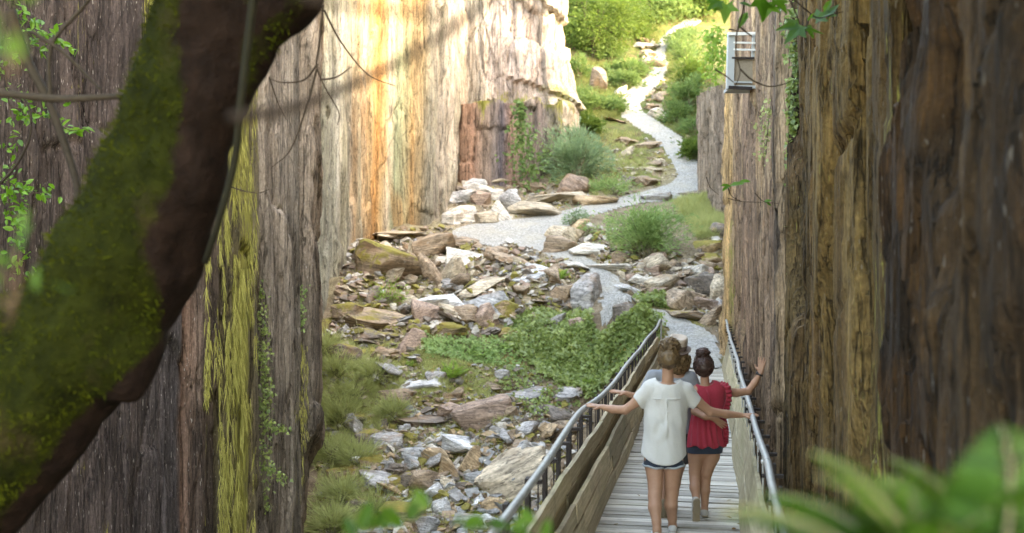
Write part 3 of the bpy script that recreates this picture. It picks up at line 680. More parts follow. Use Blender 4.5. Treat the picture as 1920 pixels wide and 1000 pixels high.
def surface_nets(Fd, lo, h):
    s = Fd < 0; n = Fd.shape
    c = [s[i:n[0] - 1 + i, j:n[1] - 1 + j, k:n[2] - 1 + k] for i in (0, 1) for j in (0, 1) for k in (0, 1)]
    cnt = sum(x.astype(np.int8) for x in c); act = (cnt > 0) & (cnt < 8)
    ids = np.full(act.shape, -1, np.int64); I = np.argwhere(act); ids[act] = np.arange(len(I))
    P = np.zeros((len(I), 3)); w = np.zeros(len(I)); off = [(i, j, k) for i in (0, 1) for j in (0, 1) for k in (0, 1)]
    vals = np.stack([Fd[I[:, 0] + o[0], I[:, 1] + o[1], I[:, 2] + o[2]] for o in off], 1).astype(float)
    for a in range(8):
        for b in range(a + 1, 8):
            if sum(abs(off[a][q] - off[b][q]) for q in range(3)) != 1: continue
            x = (vals[:, a] < 0) != (vals[:, b] < 0); t = np.where(x, vals[:, a] / np.where(x, vals[:, a] - vals[:, b], 1), 0)
            P += np.where(x[:, None], np.array(off[a]) + t[:, None] * (np.array(off[b]) - np.array(off[a])), 0); w += x
    V = np.asarray(lo)[None] + (I + P / w[:, None]) * h
    Q = []
    for axx in range(3):
        u, v = [(1, 2), (2, 0), (0, 1)][axx]
        sa = [slice(0, -1) if q == axx else slice(1, -1) for q in range(3)]; sb = [slice(1, None) if q == axx else slice(1, -1) for q in range(3)]
        A = s[tuple(sa)]; B = s[tuple(sb)]
        for flip, msk in ((False, A & ~B), (True, ~A & B)):
            E = np.argwhere(msk)
            if not len(E): continue
            E = E + np.array([0 if q == axx else 1 for q in range(3)])
            du = np.eye(3, dtype=int)[u]; dv = np.eye(3, dtype=int)[v]
            q = [E - du - dv, E - dv, E, E - du]; q = np.stack([ids[x[:, 0], x[:, 1], x[:, 2]] for x in q], 1)
            Q.append(q[:, ::-1] if flip else q)
    Q = np.concatenate(Q); Q = Q[(Q >= 0).all(1)]
    return V, Q
def body(name, prims, h, k, mat, parent=None, post=None, attrs=None, pad=.05):
    pts = np.array([p[0] for p in prims] + [p[2] for p in prims], float); rr = max(max(p[1], p[3]) * max(p[4] if len(p) > 4 else (1,)) for p in prims)
    r = np.array([max(p[1], p[3]) * max(p[4] if len(p) > 4 else (1,)) for p in prims] * 2)[:, None]
    lo = (pts - r).min(0) - pad; hi = (pts + r).max(0) + pad
    Fd, ax = sdf_field(prims, lo, hi, h, k, post); V, Q = surface_nets(Fd, lo, h)
    me = mesh_np(name, V, Q, True, {kk: f(V) for kk, f in (attrs or {}).items()})
    return link(name, me, parent, None, mat)
class Fig:                                   # joints of a figure given where the photo shows them, at the figure's own depth
    def __init__(s, Y): s.Y = Y
    def __call__(s, px, py, dy=0.): return np.array(at(px, py, s.Y + dy))
def limb(J, r, **k): return [(J[i], r[i], J[i + 1], r[i + 1]) + ((k['S'],) if 'S' in k else ()) for i in range(len(J) - 1)]
def hand(wrist, direc, up, spread=.5, curl=.25, size=1., thumb=1):
    """palm, four unequal bent fingers and a thumb leaving the palm's side; direc: where the fingers point, up: back of the hand"""
    d = np.array(direc, float); d /= np.linalg.norm(d); u = np.array(up, float); u -= d * (u @ d); u /= np.linalg.norm(u); s_ = np.cross(d, u)
    w = np.array(wrist, float); S = size; out = []
    pc = w + d * .045 * S
    for o in (-.026, -.009, .009, .026): out.append((w + d * .01 * S + s_ * o * .6 * S, .014 * S, w + d * .085 * S + s_ * o * S, .0105 * S, (1, 1, 1), .010))
    for i, (o, L) in enumerate(((-.028, .068), (-.0095, .078), (.0095, .073), (.028, .056))):
        b = w + d * .088 * S + s_ * o * S; fd = d + s_ * o * 9 * spread
        fd /= np.linalg.norm(fd); m = b + (fd - u * curl * .5) * L * .5 * S; t = m + (fd - u * curl * 1.3) * L * .5 * S
        out += [(b, .0095 * S, m, .0085 * S, (1, 1, 1), .003), (m, .0085 * S, t, .0068 * S, (1, 1, 1), .003)]
    tb = w + d * .03 * S + s_ * thumb * -.026 * S; tm = tb + (d * .6 - s_ * thumb * .75 - u * .15) * .036 * S; te = tm + (d * .85 - s_ * thumb * .45 - u * .1) * .03 * S
    out += [(tb, .0125 * S, tm, .0105 * S, (1, 1, 1), .006), (tm, .0105 * S, te, .008 * S, (1, 1, 1), .003)]
    return out
def head(c, r, fwd=(0, 1, 0)):               # skull, jaw, nose, brow, ears; seen from behind here, faces up the path
    c = np.array(c, float); f = np.array(fwd, float); f /= np.linalg.norm(f); sx = np.array([f[1], -f[0], 0])
    o = [(c - f * .015 + UZ * .02, r * .98, c + f * .025 + UZ * .02, r * .92), (c + f * .035 - UZ * .05, r * .72, c + f * .07 - UZ * .085, r * .33),
         (c + f * (r + .015) - UZ * .012, .012, c + f * (r + .032) - UZ * .035, .014, (1, 1, 1), .01), (c + f * (r + .008) + UZ * .02 - sx * .03, .014, c + f * (r + .008) + UZ * .02 + sx * .03, .014, (1, 1, 1), .01),
         (c + f * (r + .004) - UZ * .066 - sx * .016, .007, c + f * (r + .004) - UZ * .066 + sx * .016, .007, (1, 1, 1), .008)]
    for e in (-1, 1): o.append((c + sx * e * (r * .97) - UZ * .022 - f * .004, .016, c + sx * e * (r * 1.02) + UZ * .012 - f * .012, .019, (.55, 1, 1), .005))
    return o
def shoe(heel, toe, lift=0.):
    heel = np.array(heel, float); toe = np.array(toe, float); d = toe - heel
    up = [(heel + UZ * .035, .034, heel + d * .35 + UZ * .038, .036), (heel + d * .35 + UZ * .036, .036, heel + d * .95 + UZ * .022, .030), (heel + UZ * .05, .032, heel + UZ * .075 + d * .06, .031)]
    so = [(heel + UZ * .012, .033, heel + d * .4 + UZ * .010, .031, (1, 1, .4)), (heel + d * .4 + UZ * .010, .031, heel + d + UZ * .010, .038, (1, 1, .4))]
    return up, so
def curls(name, centre, rad, n, mat, parent, seed, r=.0045, L=.12, S=(1, 1, 1), amp=.018, where=None, jit=.01):
    g_ = np.random.default_rng(seed); mb = MB()
    for i in range(n):
        v = g_.normal(size=3); v /= np.linalg.norm(v)
        if where is not None and not where(v): continue
        t = np.cross(v, g_.normal(size=3)); t /= np.linalg.norm(t); P = []; m = 9; ph = g_.uniform(0, 6.28); fr = g_.uniform(1.2, 2.4)
        for j in range(m):
            u = (j / (m - 1) - .5) * L / rad; d = v * math.cos(u) + t * math.sin(u); d = d + np.cross(d, t) * .25 * math.sin(ph + fr * j * .9)
            P.append(np.array(centre) + d * np.array(S) * (rad + jit * g_.random() + amp * (.5 + .5 * math.sin(ph + j * fr))) )
        mb.tube(P, r * (.6 + .4 * np.sin(np.linspace(.3, 2.9, m))), 5, g_.random(), False)
    return mb.build(name, mat, parent)
def cloth_noise(X, Y, Z, seed, fx=16, fz=5, a=.008): return a * fbm(X * fx + Z * 3, Y * fx, Z * fz, seed, 3)
def ell(X, Y, Z, c, S): return (np.sqrt(((X - c[0]) / S[0])**2 + ((Y - c[1]) / S[1])**2 + ((Z - c[2]) / S[2])**2) - 1) * min(S)

# --- woman in the white blouse
J = Fig(9.25); wm = empty('person', (J(1245, 1000)[0], 9.25, 0), 'woman in white short sleeved blouse and denim shorts, arms spread to both handrails', 'person')
P = head(J(1254, 671), .082) + [(J(1252, 712), .05, J(1252, 690, .01), .047)]
P += [(J(1228, 733), .07, J(1276, 735), .07), (J(1252, 745), .135, J(1248, 800), .125, (1, .62, 1)), (J(1248, 800), .125, J(1246, 845), .15, (1, .66, 1))]
aL = [J(1215, 731), J(1196, 752, .01), J(1172, 769, .03), J(1150, 768, .08), J(1129, 763.5, .13)]
aR = [J(1290, 733), J(1308, 754, .02), J(1331, 772, .05), J(1362, 777, .10), J(1390, 779, .14)]
P += limb(aL, [.05, .045, .038, .036, .024]) + limb(aR, [.05, .045, .039, .036, .024])
P += hand(aL[-1], (-.98, .1, .16), (-.1, -.25, 1), .5, .22, .96, 1) + hand(aR[-1], (1, .12, .02), (0, -.2, 1), .35, .12, .96, -1)
lL = [J(1227, 838), J(1226, 868), J(1229, 912, -.06), J(1228, 930, -.1), J(1228, 952, -.16), J(1231, 978, -.22), J(1232, 995, -.25)]
lR = [J(1264, 838), J(1262, 868), J(1259.5, 910), J(1259, 926), J(1258, 948, -.02), J(1260.5, 972), J(1261, 986, .02)]
for q in (lL, lR): P += limb(q, [.088, .083, .062, .057, .056, .038, .035])
upL, soL = shoe(J(1232, 1001, -.27) * [1, 1, 0] + [0, 0, .0], J(1232, 1001, -.27) * [1, 1, 0] + [.0, .19, 0]); upR, soR = shoe(J(1261, 998, .0) * [1, 1, 0], J(1261, 998, .0) * [1, 1, 0] + [.03, .19, 0])
P += limb([lL[-1], upL[0][0], upL[0][2]], [.035, .03, .026]) + limb([lR[-1], upR[0][0], upR[0][2]], [.035, .03, .026])
body('body', P, .0065, .018, M_SKIN, wm)
nk = J(1252, 713); hemz = J(0, 869)[2]
def post(Fd, X, Y, Z):
    xr = (X - J(1244, 0)[0]) / .2
    Fd = Fd + cloth_noise(X, Y, Z, 61, 11, 3.5, .013) + .007 * np.sin(((Z - 1.02) * 26 + np.abs(X - J(1250, 0)[0]) * 42)) * sstep(.78, .86, Z) * sstep(1.03, .95, Z) * (Y < 9.25) * sstep(.17, .05, np.abs(X - J(1250, 0)[0]))
    Fd = np.maximum(Fd, (hemz + .085 * np.clip(np.abs(xr), 0, 1.2)**2.2) - Z)
    Fd = np.maximum(Fd, -ell(X, Y, Z, nk + [0, .0, .01], (.105, .12, .062)))
    up = Z > J(0, 775)[2]
    Fd = np.where(up, np.maximum(Fd, (J(1194, 0)[0] - X) * .82 + (J(0, 754)[2] - Z) * .57), Fd)
    Fd = np.where(up, np.maximum(Fd, (X - J(1308, 0)[0]) * .82 + (J(0, 757)[2] - Z) * .57), Fd)
    return Fd
B = [(J(1252, 742), .185, J(1247, 790), .176, (1, .62, 1)), (J(1247, 790), .176, J(1244, 862), .198, (1, .64, 1)), (J(1222, 727), .062, J(1282, 730), .062),
     (J(1218, 729), .066, J(1196, 754, .01), .062), (J(1288, 732), .066, J(1306, 756, .02), .062)]
yk = [(1214, 752, -.075), (1224, 748, -.10), (1238, 749, -.118), (1251, 749.5, -.122), (1266, 749, -.118), (1280, 748, -.10), (1290, 750, -.075)]
B += [(J(*a), .004, J(*b), .004, (1, 1, 1), .005) for a, b in zip(yk[:-1], yk[1:])] + [(J(1251, 751, -.123), .008, J(1250, 835, -.118), .001, (1, 1, 1), .008)]
body('blouse', B, .0075, .03, M_WHITE, wm, post)
def post(Fd, X, Y, Z): return np.maximum(Fd + cloth_noise(X, Y, Z, 63, 20, 20, .004), np.maximum(J(0, 877)[2] + .02 * np.clip(np.abs(X - J(1245, 0)[0]) / .15, 0, 1) - Z, Z - J(0, 832)[2]))
SH = [(J(1246, 830), .145, J(1246, 850), .145, (1, .68, 1)), (J(1229, 842), .085, J(1226, 880), .095), (J(1261, 842), .085, J(1262, 880), .095)]
sh = body('shorts', SH, .0075, .015, M_DENIM, wm, post)
for q, x in ((J(1226, 874), 1226), (J(1262.5, 874), 1262)):
    mb = MB(); th = np.linspace(0, 2 * np.pi, 26); mb.tube([q + [.092 * math.cos(a), .092 * math.sin(a), .004 * math.sin(5 * a) + .012 * math.cos(a) * (1 if x > 1240 else -1)] for a in th], .010, 6, .5, False); mb.build('cuff', M_CUFF, sh)
for u_, s_ in ((upL, soL), (upR, soR)):
    s1 = body('shoe', u_, .006, .015, M_WSHOE, wm); body('sole', s_, .006, .012, M_WSHOE, s1)
hc = J(1254, 671)
def post(Fd, X, Y, Z): return Fd + .010 * fbm(X * 34, Y * 34, Z * 34, 64, 3)
HP = [(hc + [0, -.02, .005], .094, hc + [0, .03, .035], .088), (hc + [0, -.045, -.03], .07, hc + [-.003, -.035, -.07], .03), (hc + [.005, -.03, .09], .062, hc + [.01, -.01, .125], .062)]
hr = body('hair', HP, .007, .02, M_HAIRF, wm, post, {'v': lambda V: .35 + .4 * sstep(hc[2] - .02, hc[2] + .14, V[:, 2]) * vnoise(V[:, 0] * 60, V[:, 1] * 60, V[:, 2] * 60)})
curls('curls', hc + [.004, -.022, .10], .056, 120, M_HAIRF, hr, 3, .0055, .11, (1.12, 1, .9), .026)
curls('curls', hc + [0, -.012, .0], .090, 90, M_HAIRF, hr, 4, .004, .13, (1, 1, 1.05), .005, lambda v: v[1] < .5 and v[2] > -.55)

# --- girl in the red blouse
J = Fig(9.85); gl = empty('person', (J(1320, 972)[0], 9.85, 0), 'girl in red ruffled sleeveless blouse and dark shorts, one arm raised toward the wall', 'person')
P = head(J(1319, 686), .077) + [(J(1322, 722), .042, J(1321, 700, .01), .040)]
P += [(J(1308, 733), .055, J(1348, 733), .055), (J(1329, 745), .11, J(1327, 800), .105, (1, .65, 1)), (J(1327, 800), .105, J(1322, 838), .125, (1, .7, 1))]
aR = [J(1357, 733), J(1380, 737, .03), J(1403, 734, .06), J(1415, 718, .05), J(1425.5, 700, .03)]
P += limb(aR, [.045, .038, .034, .031, .021]) + hand(aR[-1], (.16, .06, 1), (-.35, -.9, .1), .55, .12, .92, 1)
aL = [J(1304, 733), J(1300, 752, -.02), J(1303, 772, -.08), J(1322, 781, -.15), J(1337, 784, -.165)]
P += limb(aL, [.045, .038, .034, .031, .022]) + hand(aL[-1], (.9, .02, -.62), (0, -1, 0), .4, .1, .88, 1)
lL = [J(1306, 832), J(1305, 856), J(1302.5, 886, -.02), J(1303, 898, -.04), J(1303, 915, -.09), J(1305.5, 934, -.14), J(1306, 941, -.16)]
lR = [J(1338, 832), J(1334, 856), J(1324, 888), J(1322, 902, .01), J(1321.5, 920, .0), J(1321.5, 944, .0), J(1321, 955, .0)]
for q in (lL, lR): P += limb(q, [.078, .073, .052, .048, .048, .032, .031])
fL = J(1305.5, 940, -.17)
upR, soR = shoe(J(1321, 972, -.01) * [1, 1, 0], J(1321, 972, -.01) * [1, 1, 0] + [.015, .17, 0])
P += limb([lR[-1], upR[0][0], upR[0][2]], [.031, .028, .024])
body('body', P, .0065, .015, M_SKIN, gl)
def post(Fd, X, Y, Z):
    xc = J(1324, 0)[0]; th = np.arctan2(Y - 9.85, X - xc)
    Fd = Fd + .007 * np.sin(th * 15 + 2 * np.sin(Z * 9)) * sstep(1.02, .85, Z) + cloth_noise(X, Y, Z, 66, 20, 6, .006)
    Fd = np.maximum(Fd, J(0, 836)[2] + .012 * np.sin(th * 7) - Z)
    Fd = np.maximum(Fd, -ell(X, Y, Z, J(1322, 716), (.075, .10, .045)))
    return np.maximum(Fd, np.maximum(X - J(1370, 0)[0], J(1290, 0)[0] - .03 - X))
B = [(J(1331, 742), .15, J(1329, 785), .148, (1, .66, 1)), (J(1329, 785), .15, J(1324, 840), .182, (1, .72, 1)), (J(1311, 731), .05, J(1352, 729), .05)]
rb = body('blouse', B, .0075, .03, M_RED, gl, post)
def frill(pts, w, seed, depth=(0, -1, 0)):   # a gathered strip along a line
    P = curve(pts, 60); mb = MB(); V = []; n = 4
    for i, p in enumerate(P):
        T = P[min(i + 1, 59)] - P[max(i - 1, 0)]; T /= np.linalg.norm(T)
        o = np.array([.95, .1, .28]) - T * .0; o = o - T * (o @ T); o /= np.linalg.norm(o); b = np.cross(T, o)
        for j in range(n): V.append(p + o * w * j / (n - 1) + b * (.018 * math.sin(i * 1.15 + seed) * (j / (n - 1)) + .006 * math.sin(i * 2.7)))
    q = [[i * n + j, i * n + j + 1, i * n + n + j + 1, i * n + n + j] for i in range(59) for j in range(n - 1)]
    mb.add(np.array(V), q); o_ = mb.build('frill', M_RED, rb); s_ = o_.modifiers.new('thick', 'SOLIDIFY'); s_.thickness = .006; return o_
frill([J(1346, 722, -.02), J(1358, 727, -.10), J(1361, 745, -.11), J(1357, 765, -.09), J(1355, 782, -.05)], .055, 1)
frill([J(1352, 790, -.04), J(1356, 808, -.07), J(1355, 832, -.06)], .05, 2)
mb = MB(); mb.tube([J(1324, 728, -.10), J(1330, 745, -.115), J(1334, 765, -.108)], .007, 6); mb.build('seam', M_RED, rb)
def post(Fd, X, Y, Z): return np.maximum(Fd + cloth_noise(X, Y, Z, 67, 20, 20, .004), np.maximum(J(0, 849)[2] - Z, Z - J(0, 822)[2]))
sh = body('shorts', [(J(1322, 825), .14, J(1322, 838), .14, (1, .72, 1)), (J(1306, 835), .088, J(1305, 860), .087), (J(1338, 835), .088, J(1335, 860), .087)], .0075, .015, M_DENIM, gl, post)
s1 = body('shoe', upR, .006, .015, M_SHOE, gl); body('sole', soR, .006, .012, M_SOLE, s1)
# trailing foot: heel up, sole towards the viewer
fd = np.array([.0, .14, -.82]); fd /= np.linalg.norm(fd)
s1 = body('shoe', [(fL, .034, fL + fd * .09, .036), (fL + fd * .09, .036, fL + fd * .165 + [0, .02, 0], .032), (fL + [0, .025, .02], .031, fL + [0, .03, -.03], .035)], .006, .015, M_SHOE, gl)
bk = np.array([0, -.030, 0]); body('sole', [(fL + bk, .034, fL + bk + fd * .08, .031, (1, .4, 1)), (fL + bk + fd * .08, .031, fL + bk + fd * .18, .037, (1, .4, 1))], .006, .012, M_SOLE, s1)
w = aR[-1]; mb = MB(); dv = aR[-1] - aR[-2]; dv /= np.linalg.norm(dv); e1 = np.cross(dv, [0, 1, 0]); e1 /= np.linalg.norm(e1); e2 = np.cross(dv, e1)
mb.tube([w - dv * .012 + .027 * (e1 * math.cos(a) + e2 * math.sin(a)) for a in np.linspace(0, 2 * np.pi, 20)], .009, 6, .5, False); mb.box(w - dv * .012 + e1 * .027, [e1 * .006, e2 * .014, dv * .014]); mb.build('wristwatch', M_BLACK, gl)
hc = J(1319, 684)
def post(Fd, X, Y, Z): return Fd + .008 * fbm(X * 38, Y * 38, Z * 38, 68, 3)
HP = [(hc + [0, -.02, .0], .086, hc + [0, .025, .03], .083), (hc + [0, -.04, -.035], .068, hc + [0, -.035, -.075], .04), (hc + [-.01, -.025, .098], .042, hc + [-.008, -.015, .115], .042)]
hr = body('hair', HP, .0065, .016, M_HAIRD, gl, post, {'v': lambda V: .2 + .3 * vnoise(V[:, 0] * 70, V[:, 1] * 70, V[:, 2] * 70)})
curls('curls', hc + [-.009, -.02, .108], .042, 60, M_HAIRD, hr, 13, .0065, .11, (1.15, 1, .85), .010); curls('curls', hc + [0, -.012, -.005], .085, 110, M_HAIRD, hr, 14, .004, .13, (1, 1, 1.08), .006, lambda v: v[1] < .4)

# --- third walker with the hat, ahead of the woman
J = Fig(9.97); mn = empty('person', (J(1252, 965)[0], 9.97, 0), 'person with long curly hair, beige hat and grey t-shirt, walking ahead of the woman', 'person')
P = head(J(1273, 672), .08) + [(J(1268, 706), .048, J(1271, 688, .01), .046)]
P += [(J(1232, 710), .06, J(1290, 712), .06), (J(1262, 735), .13, J(1262, 790), .12, (1, .62, 1)), (J(1262, 790), .12, J(1262, 830), .135, (1, .66, 1))]
aL = [J(1222, 705), J(1210, 728, .02), J(1206, 748, .03), J(1190, 744, -.02), J(1173, 737.5, -.05)]; aR = [J(1298, 708), J(1308, 735, .02), J(1311, 765, .04), J(1300, 785, .12), J(1290, 800, .16)]
P += limb(aL, [.05, .042, .037, .034, .023]) + limb(aR, [.05, .042, .037, .034, .023]) + hand(aL[-1], (-1, -.05, .18), (.1, -.3, 1), .55, .1, .92, 1) + hand(aR[-1], (0, .4, -1), (1, 0, 0), .3, .3, .95, 1)
lL = [J(1248, 832), J(1247, 860), J(1245, 895, -.02), J(1244, 910, -.04), J(1243, 925, -.08), J(1243, 938, -.12)]; lR = [J(1276, 832), J(1274, 860), J(1268, 890, .12), J(1266, 905, .14), J(1263, 925, .15), J(1262, 948, .16)]
for q in (lL, lR): P += limb(q, [.085, .078, .056, .052, .046, .032])
upR, soR = shoe(J(1262, 962, .14) * [1, 1, 0], J(1262, 962, .14) * [1, 1, 0] + [.01, .18, 0]); P += limb([lR[-1], upR[0][0], upR[0][2]], [.032, .028, .024])
body('body', P, .0075, .016, M_SKIN, mn)
def post(Fd, X, Y, Z):
    Fd = Fd + cloth_noise(X, Y, Z, 71, 15, 5, .008); Fd = np.maximum(Fd, J(0, 812)[2] - Z); Fd = np.maximum(Fd, -ell(X, Y, Z, J(1268, 702), (.085, .1, .05)))
    return Fd
body('t_shirt', [(J(1260, 728), .175, J(1262, 770), .165, (1, .62, 1)), (J(1262, 770), .165, J(1262, 820), .175, (1, .66, 1)), (J(1230, 706), .062, J(1290, 708), .062), (J(1224, 707), .066, J(1209, 736, .02), .060), (J(1295, 710), .066, J(1309, 745, .02), .060)], .008, .03, M_GREY, mn, post)
def post(Fd, X, Y, Z): return np.maximum(Fd + cloth_noise(X, Y, Z, 72, 16, 8, .006), np.maximum(J(0, 868)[2] - Z, Z - J(0, 805)[2]))
body('shorts', [(J(1263, 812), .16, J(1263, 835), .16, (1, .7, 1)), (J(1247, 835), .1, J(1246, 880), .098), (J(1277, 835), .1, J(1275, 880), .098)], .008, .02, M_DARK, mn, post)
s1 = body('shoe', upR, .006, .015, M_SHOE, mn); body('sole', soR, .006, .012, M_SOLE, s1)
fL = J(1244.5, 941, -.13); fd = np.array([.0, .12, -.8]); fd /= np.linalg.norm(fd)
s1 = body('shoe', [(fL, .034, fL + fd * .09, .036), (fL + fd * .09, .036, fL + fd * .165 + [0, .02, 0], .032)], .006, .015, M_SHOE, mn); body('sole', [(fL + bk, .034, fL + bk + fd * .08, .031, (1, .4, 1)), (fL + bk + fd * .08, .031, fL + bk + fd * .18, .037, (1, .4, 1))], .006, .012, M_SOLE, s1)
hc = J(1272, 669)
def post(Fd, X, Y, Z): return np.maximum(Fd + .012 * fbm(X * 30, Y * 30, Z * 30, 73, 3), Z - (hc[2] + .085))
hr = body('hair', [(hc + [0, -.01, .0], .092, hc + [0, .02, .03], .088), (hc + [-.045, -.03, -.03], .055, hc + [-.05, -.02, -.10], .04), (hc + [.045, -.03, -.03], .055, hc + [.05, -.02, -.11], .042), (hc + [0, -.05, -.03], .06, hc + [0, -.045, -.10], .045)], .007, .02, M_HAIRB, mn, post, {'v': lambda V: .3 + .4 * vnoise(V[:, 0] * 60, V[:, 1] * 60, V[:, 2] * 60)})
curls('curls', hc + [.0, -.015, -.04], .095, 150, M_HAIRB, hr, 23, .005, .1, (1, 1, 1.15), .014, lambda v: v[2] < .45 and v[1] < .6)
# hat: pinched crown, band, brim, leaning back
ht = empty('hat_frame', (0, 0, 0)); bpy.data.objects.remove(ht)
def ring(c, ux, uy, a, b, z, un, n=40, dent=0): return [c + ux * a * math.cos(t) + uy * b * math.sin(t) + un * (z + dent * math.cos(2 * t)) for t in np.arange(n) * 2 * np.pi / n]
un = np.array([.10, -.30, .95]); un /= np.linalg.norm(un); ux = np.cross([0, 1, 0], un); ux /= np.linalg.norm(ux); uy = np.cross(un, ux); cc = hc + [-.012, -.005, .078]
def lathe(name, prof, mat, parent, n=40):
    mb = MB(); V = []
    for a, b, z, dn in prof: V += ring(cc, ux, uy, a, b, z, un, n, dn)
    q = [[i * n + j, i * n + (j + 1) % n, i * n + n + (j + 1) % n, i * n + n + j] for i in range(len(prof) - 1) for j in range(n)]
    mb.add(np.array(V), q); return mb.build(name, mat, parent)
hat = lathe('hat', [(.088, .098, .0, 0), (.088, .097, .05, 0), (.087, .095, .085, .002), (.082, .089, .112, .004), (.072, .078, .122, .006), (.05, .054, .112, .004), (.02, .022, .104, 0), (.001, .001, .103, 0)], M_HAT, mn)
lathe('hat_band', [(.0895, .0995, .004, 0), (.0905, .1005, .008, 0), (.0905, .0995, .045, 0), (.0893, .098, .05, 0)], M_BAND, hat)
lathe('brim', [(.088, .098, .004, 0), (.115, .125, -.004, .006), (.128, .14, .004, .012), (.129, .141, -.002, .012), (.115, .125, -.012, .006), (.088, .098, -.006, 0)], M_BAND, hat)
# ================================================================== ROCKS
def proto_rock(seed, dims, n=16, layer=.05, jag=.02, bev=.03, cuts=2):
    g_ = np.random.default_rng(seed); bm = bmesh.new()
    for i in range(n):
        v = g_.normal(size=3); v /= np.abs(v).max() ** .75 * np.linalg.norm(v) ** .25
        v = v * g_.uniform(.82, 1.0)
        bm.verts.new(v * np.array(dims) * .5)
    bmesh.ops.convex_hull(bm, input=bm.verts[:])
    for v in [v for v in bm.verts if not v.link_faces]: bm.verts.remove(v)
    bmesh.ops.dissolve_limit(bm, angle_limit=R(12), verts=bm.verts[:], edges=bm.edges[:])
    bmesh.ops.bevel(bm, geom=bm.edges[:], offset=bev, segments=1, affect='EDGES', profile=.5, clamp_overlap=True)
    bmesh.ops.triangulate(bm, faces=bm.faces[:])
    long_ = [e for e in bm.edges if e.calc_length() > .16]
    for _ in range(3):
        long_ = [e for e in bm.edges if e.calc_length() > .13]
        if not long_: break
        bmesh.ops.subdivide_edges(bm, edges=long_, cuts=1); bmesh.ops.triangulate(bm, faces=bm.faces[:])
    bm.normal_update()
    co = np.array([v.co for v in bm.verts]); nn = np.array([v.normal for v in bm.verts])
    d = jag * 1.6 * fbm(co[:, 0] * 3.5, co[:, 1] * 3.5, co[:, 2] * 9, seed, 4)
    zq = co[:, 2] / dims[2] * 7 + .6 * fbm(co[:, 0] * 1.5, co[:, 1] * 1.5, 0, seed + 1, 2)
    lay = layer * (rnd1(np.floor(zq), seed) - .5) * 2
    side = (1 - np.abs(nn[:, 2]))[:, None]
    co = co + nn * d[:, None] + nn * np.array([1, 1, 0]) * lay[:, None] * side
    for v, c in zip(bm.verts, co): v.co = c
    bm.normal_update()
    me = bpy.data.meshes.new('rock'); bm.to_mesh(me); bm.free()
    b = np.array([v.co for v in me.vertices]); c0, c1 = b.min(0), b.max(0); b = (b - (c0 + c1) / 2) / (c1 - c0)
    me.vertices.foreach_set('co', b.astype(np.float32).ravel()); me.polygons.foreach_set('use_smooth', [True] * len(me.polygons)); me.update()
    me.set_sharp_from_angle(angle=R(28)); me.materials.append(M_ROCK); return me
PR = {'b': [proto_rock(100 + i, (1, .9, .75), 15, .03) for i in range(5)], 's': [proto_rock(200 + i, (1, .75, .30), 13, .03, .012) for i in range(5)],
      'l': [proto_rock(300 + i, (1, .6, .36), 16, .10, .03) for i in range(4)], 'w': [proto_rock(400 + i, (1, .7, .6), 8, .02, .015) for i in range(5)]}
CR = {'grey': (.34, .325, .31), 'pale': (.52, .475, .41), 'white': (.60, .595, .585), 'brown': (.30, .22, .15), 'dark': (.19, .155, .125), 'red': (.33, .235, .18), 'beige': (.45, .375, .275), 'blue': (.345, .345, .335), 'orange': (.42, .30, .18)}
def rock(px, py, w, h, kind, colr, moss, label, tilt=0., yaw=None, pitch=0., deep=.8, group=None, sink=.12, seed=None):
    """a rock that shows w x h photo pixels around (px, py), resting on the ground there"""
    p = ghit(px, py + h * .30); Y = p.y; s = Y / F
    k = seed if seed is not None else int(px * 7 + py * 3)
    pro = PR[kind]; o = bpy.data.objects.new('rock', pro[k % len(pro)]); COL.objects.link(o)
    big = 1.22 if py > 690 else 1.1; W_, H_ = w * s * 1.16 * big, h * s * 1.22 * big
    D_ = max(W_ * deep, .12); H_ = max(H_ * 1.0 - D_ * .12, H_ * .62)
    o.scale = (W_, D_, H_ * 1.1)
    o.rotation_euler = (R(pitch), R(tilt), R(yaw if yaw is not None else (k * 37 % 50 - 25)) + (math.pi if k % 2 else 0))
    if k % 2: o.rotation_euler = (R(-pitch), R(-tilt), o.rotation_euler[2])
    zc = CZ - (py - 490) * (Y + D_ * .3) / F
    gz_ = gnd(p.x, Y + D_ * .3)
    o.location = (p.x, Y + D_ * .3, min(zc, gz_ + H_ * .5 - sink * H_) if zc > gz_ + H_ else zc)
    j = np.random.default_rng(k); c = np.array(CR[colr]) * j.uniform(.85, 1.15); o.color = (*np.clip(c, 0, 1), moss)
    return tag(o, label, 'rock', group)
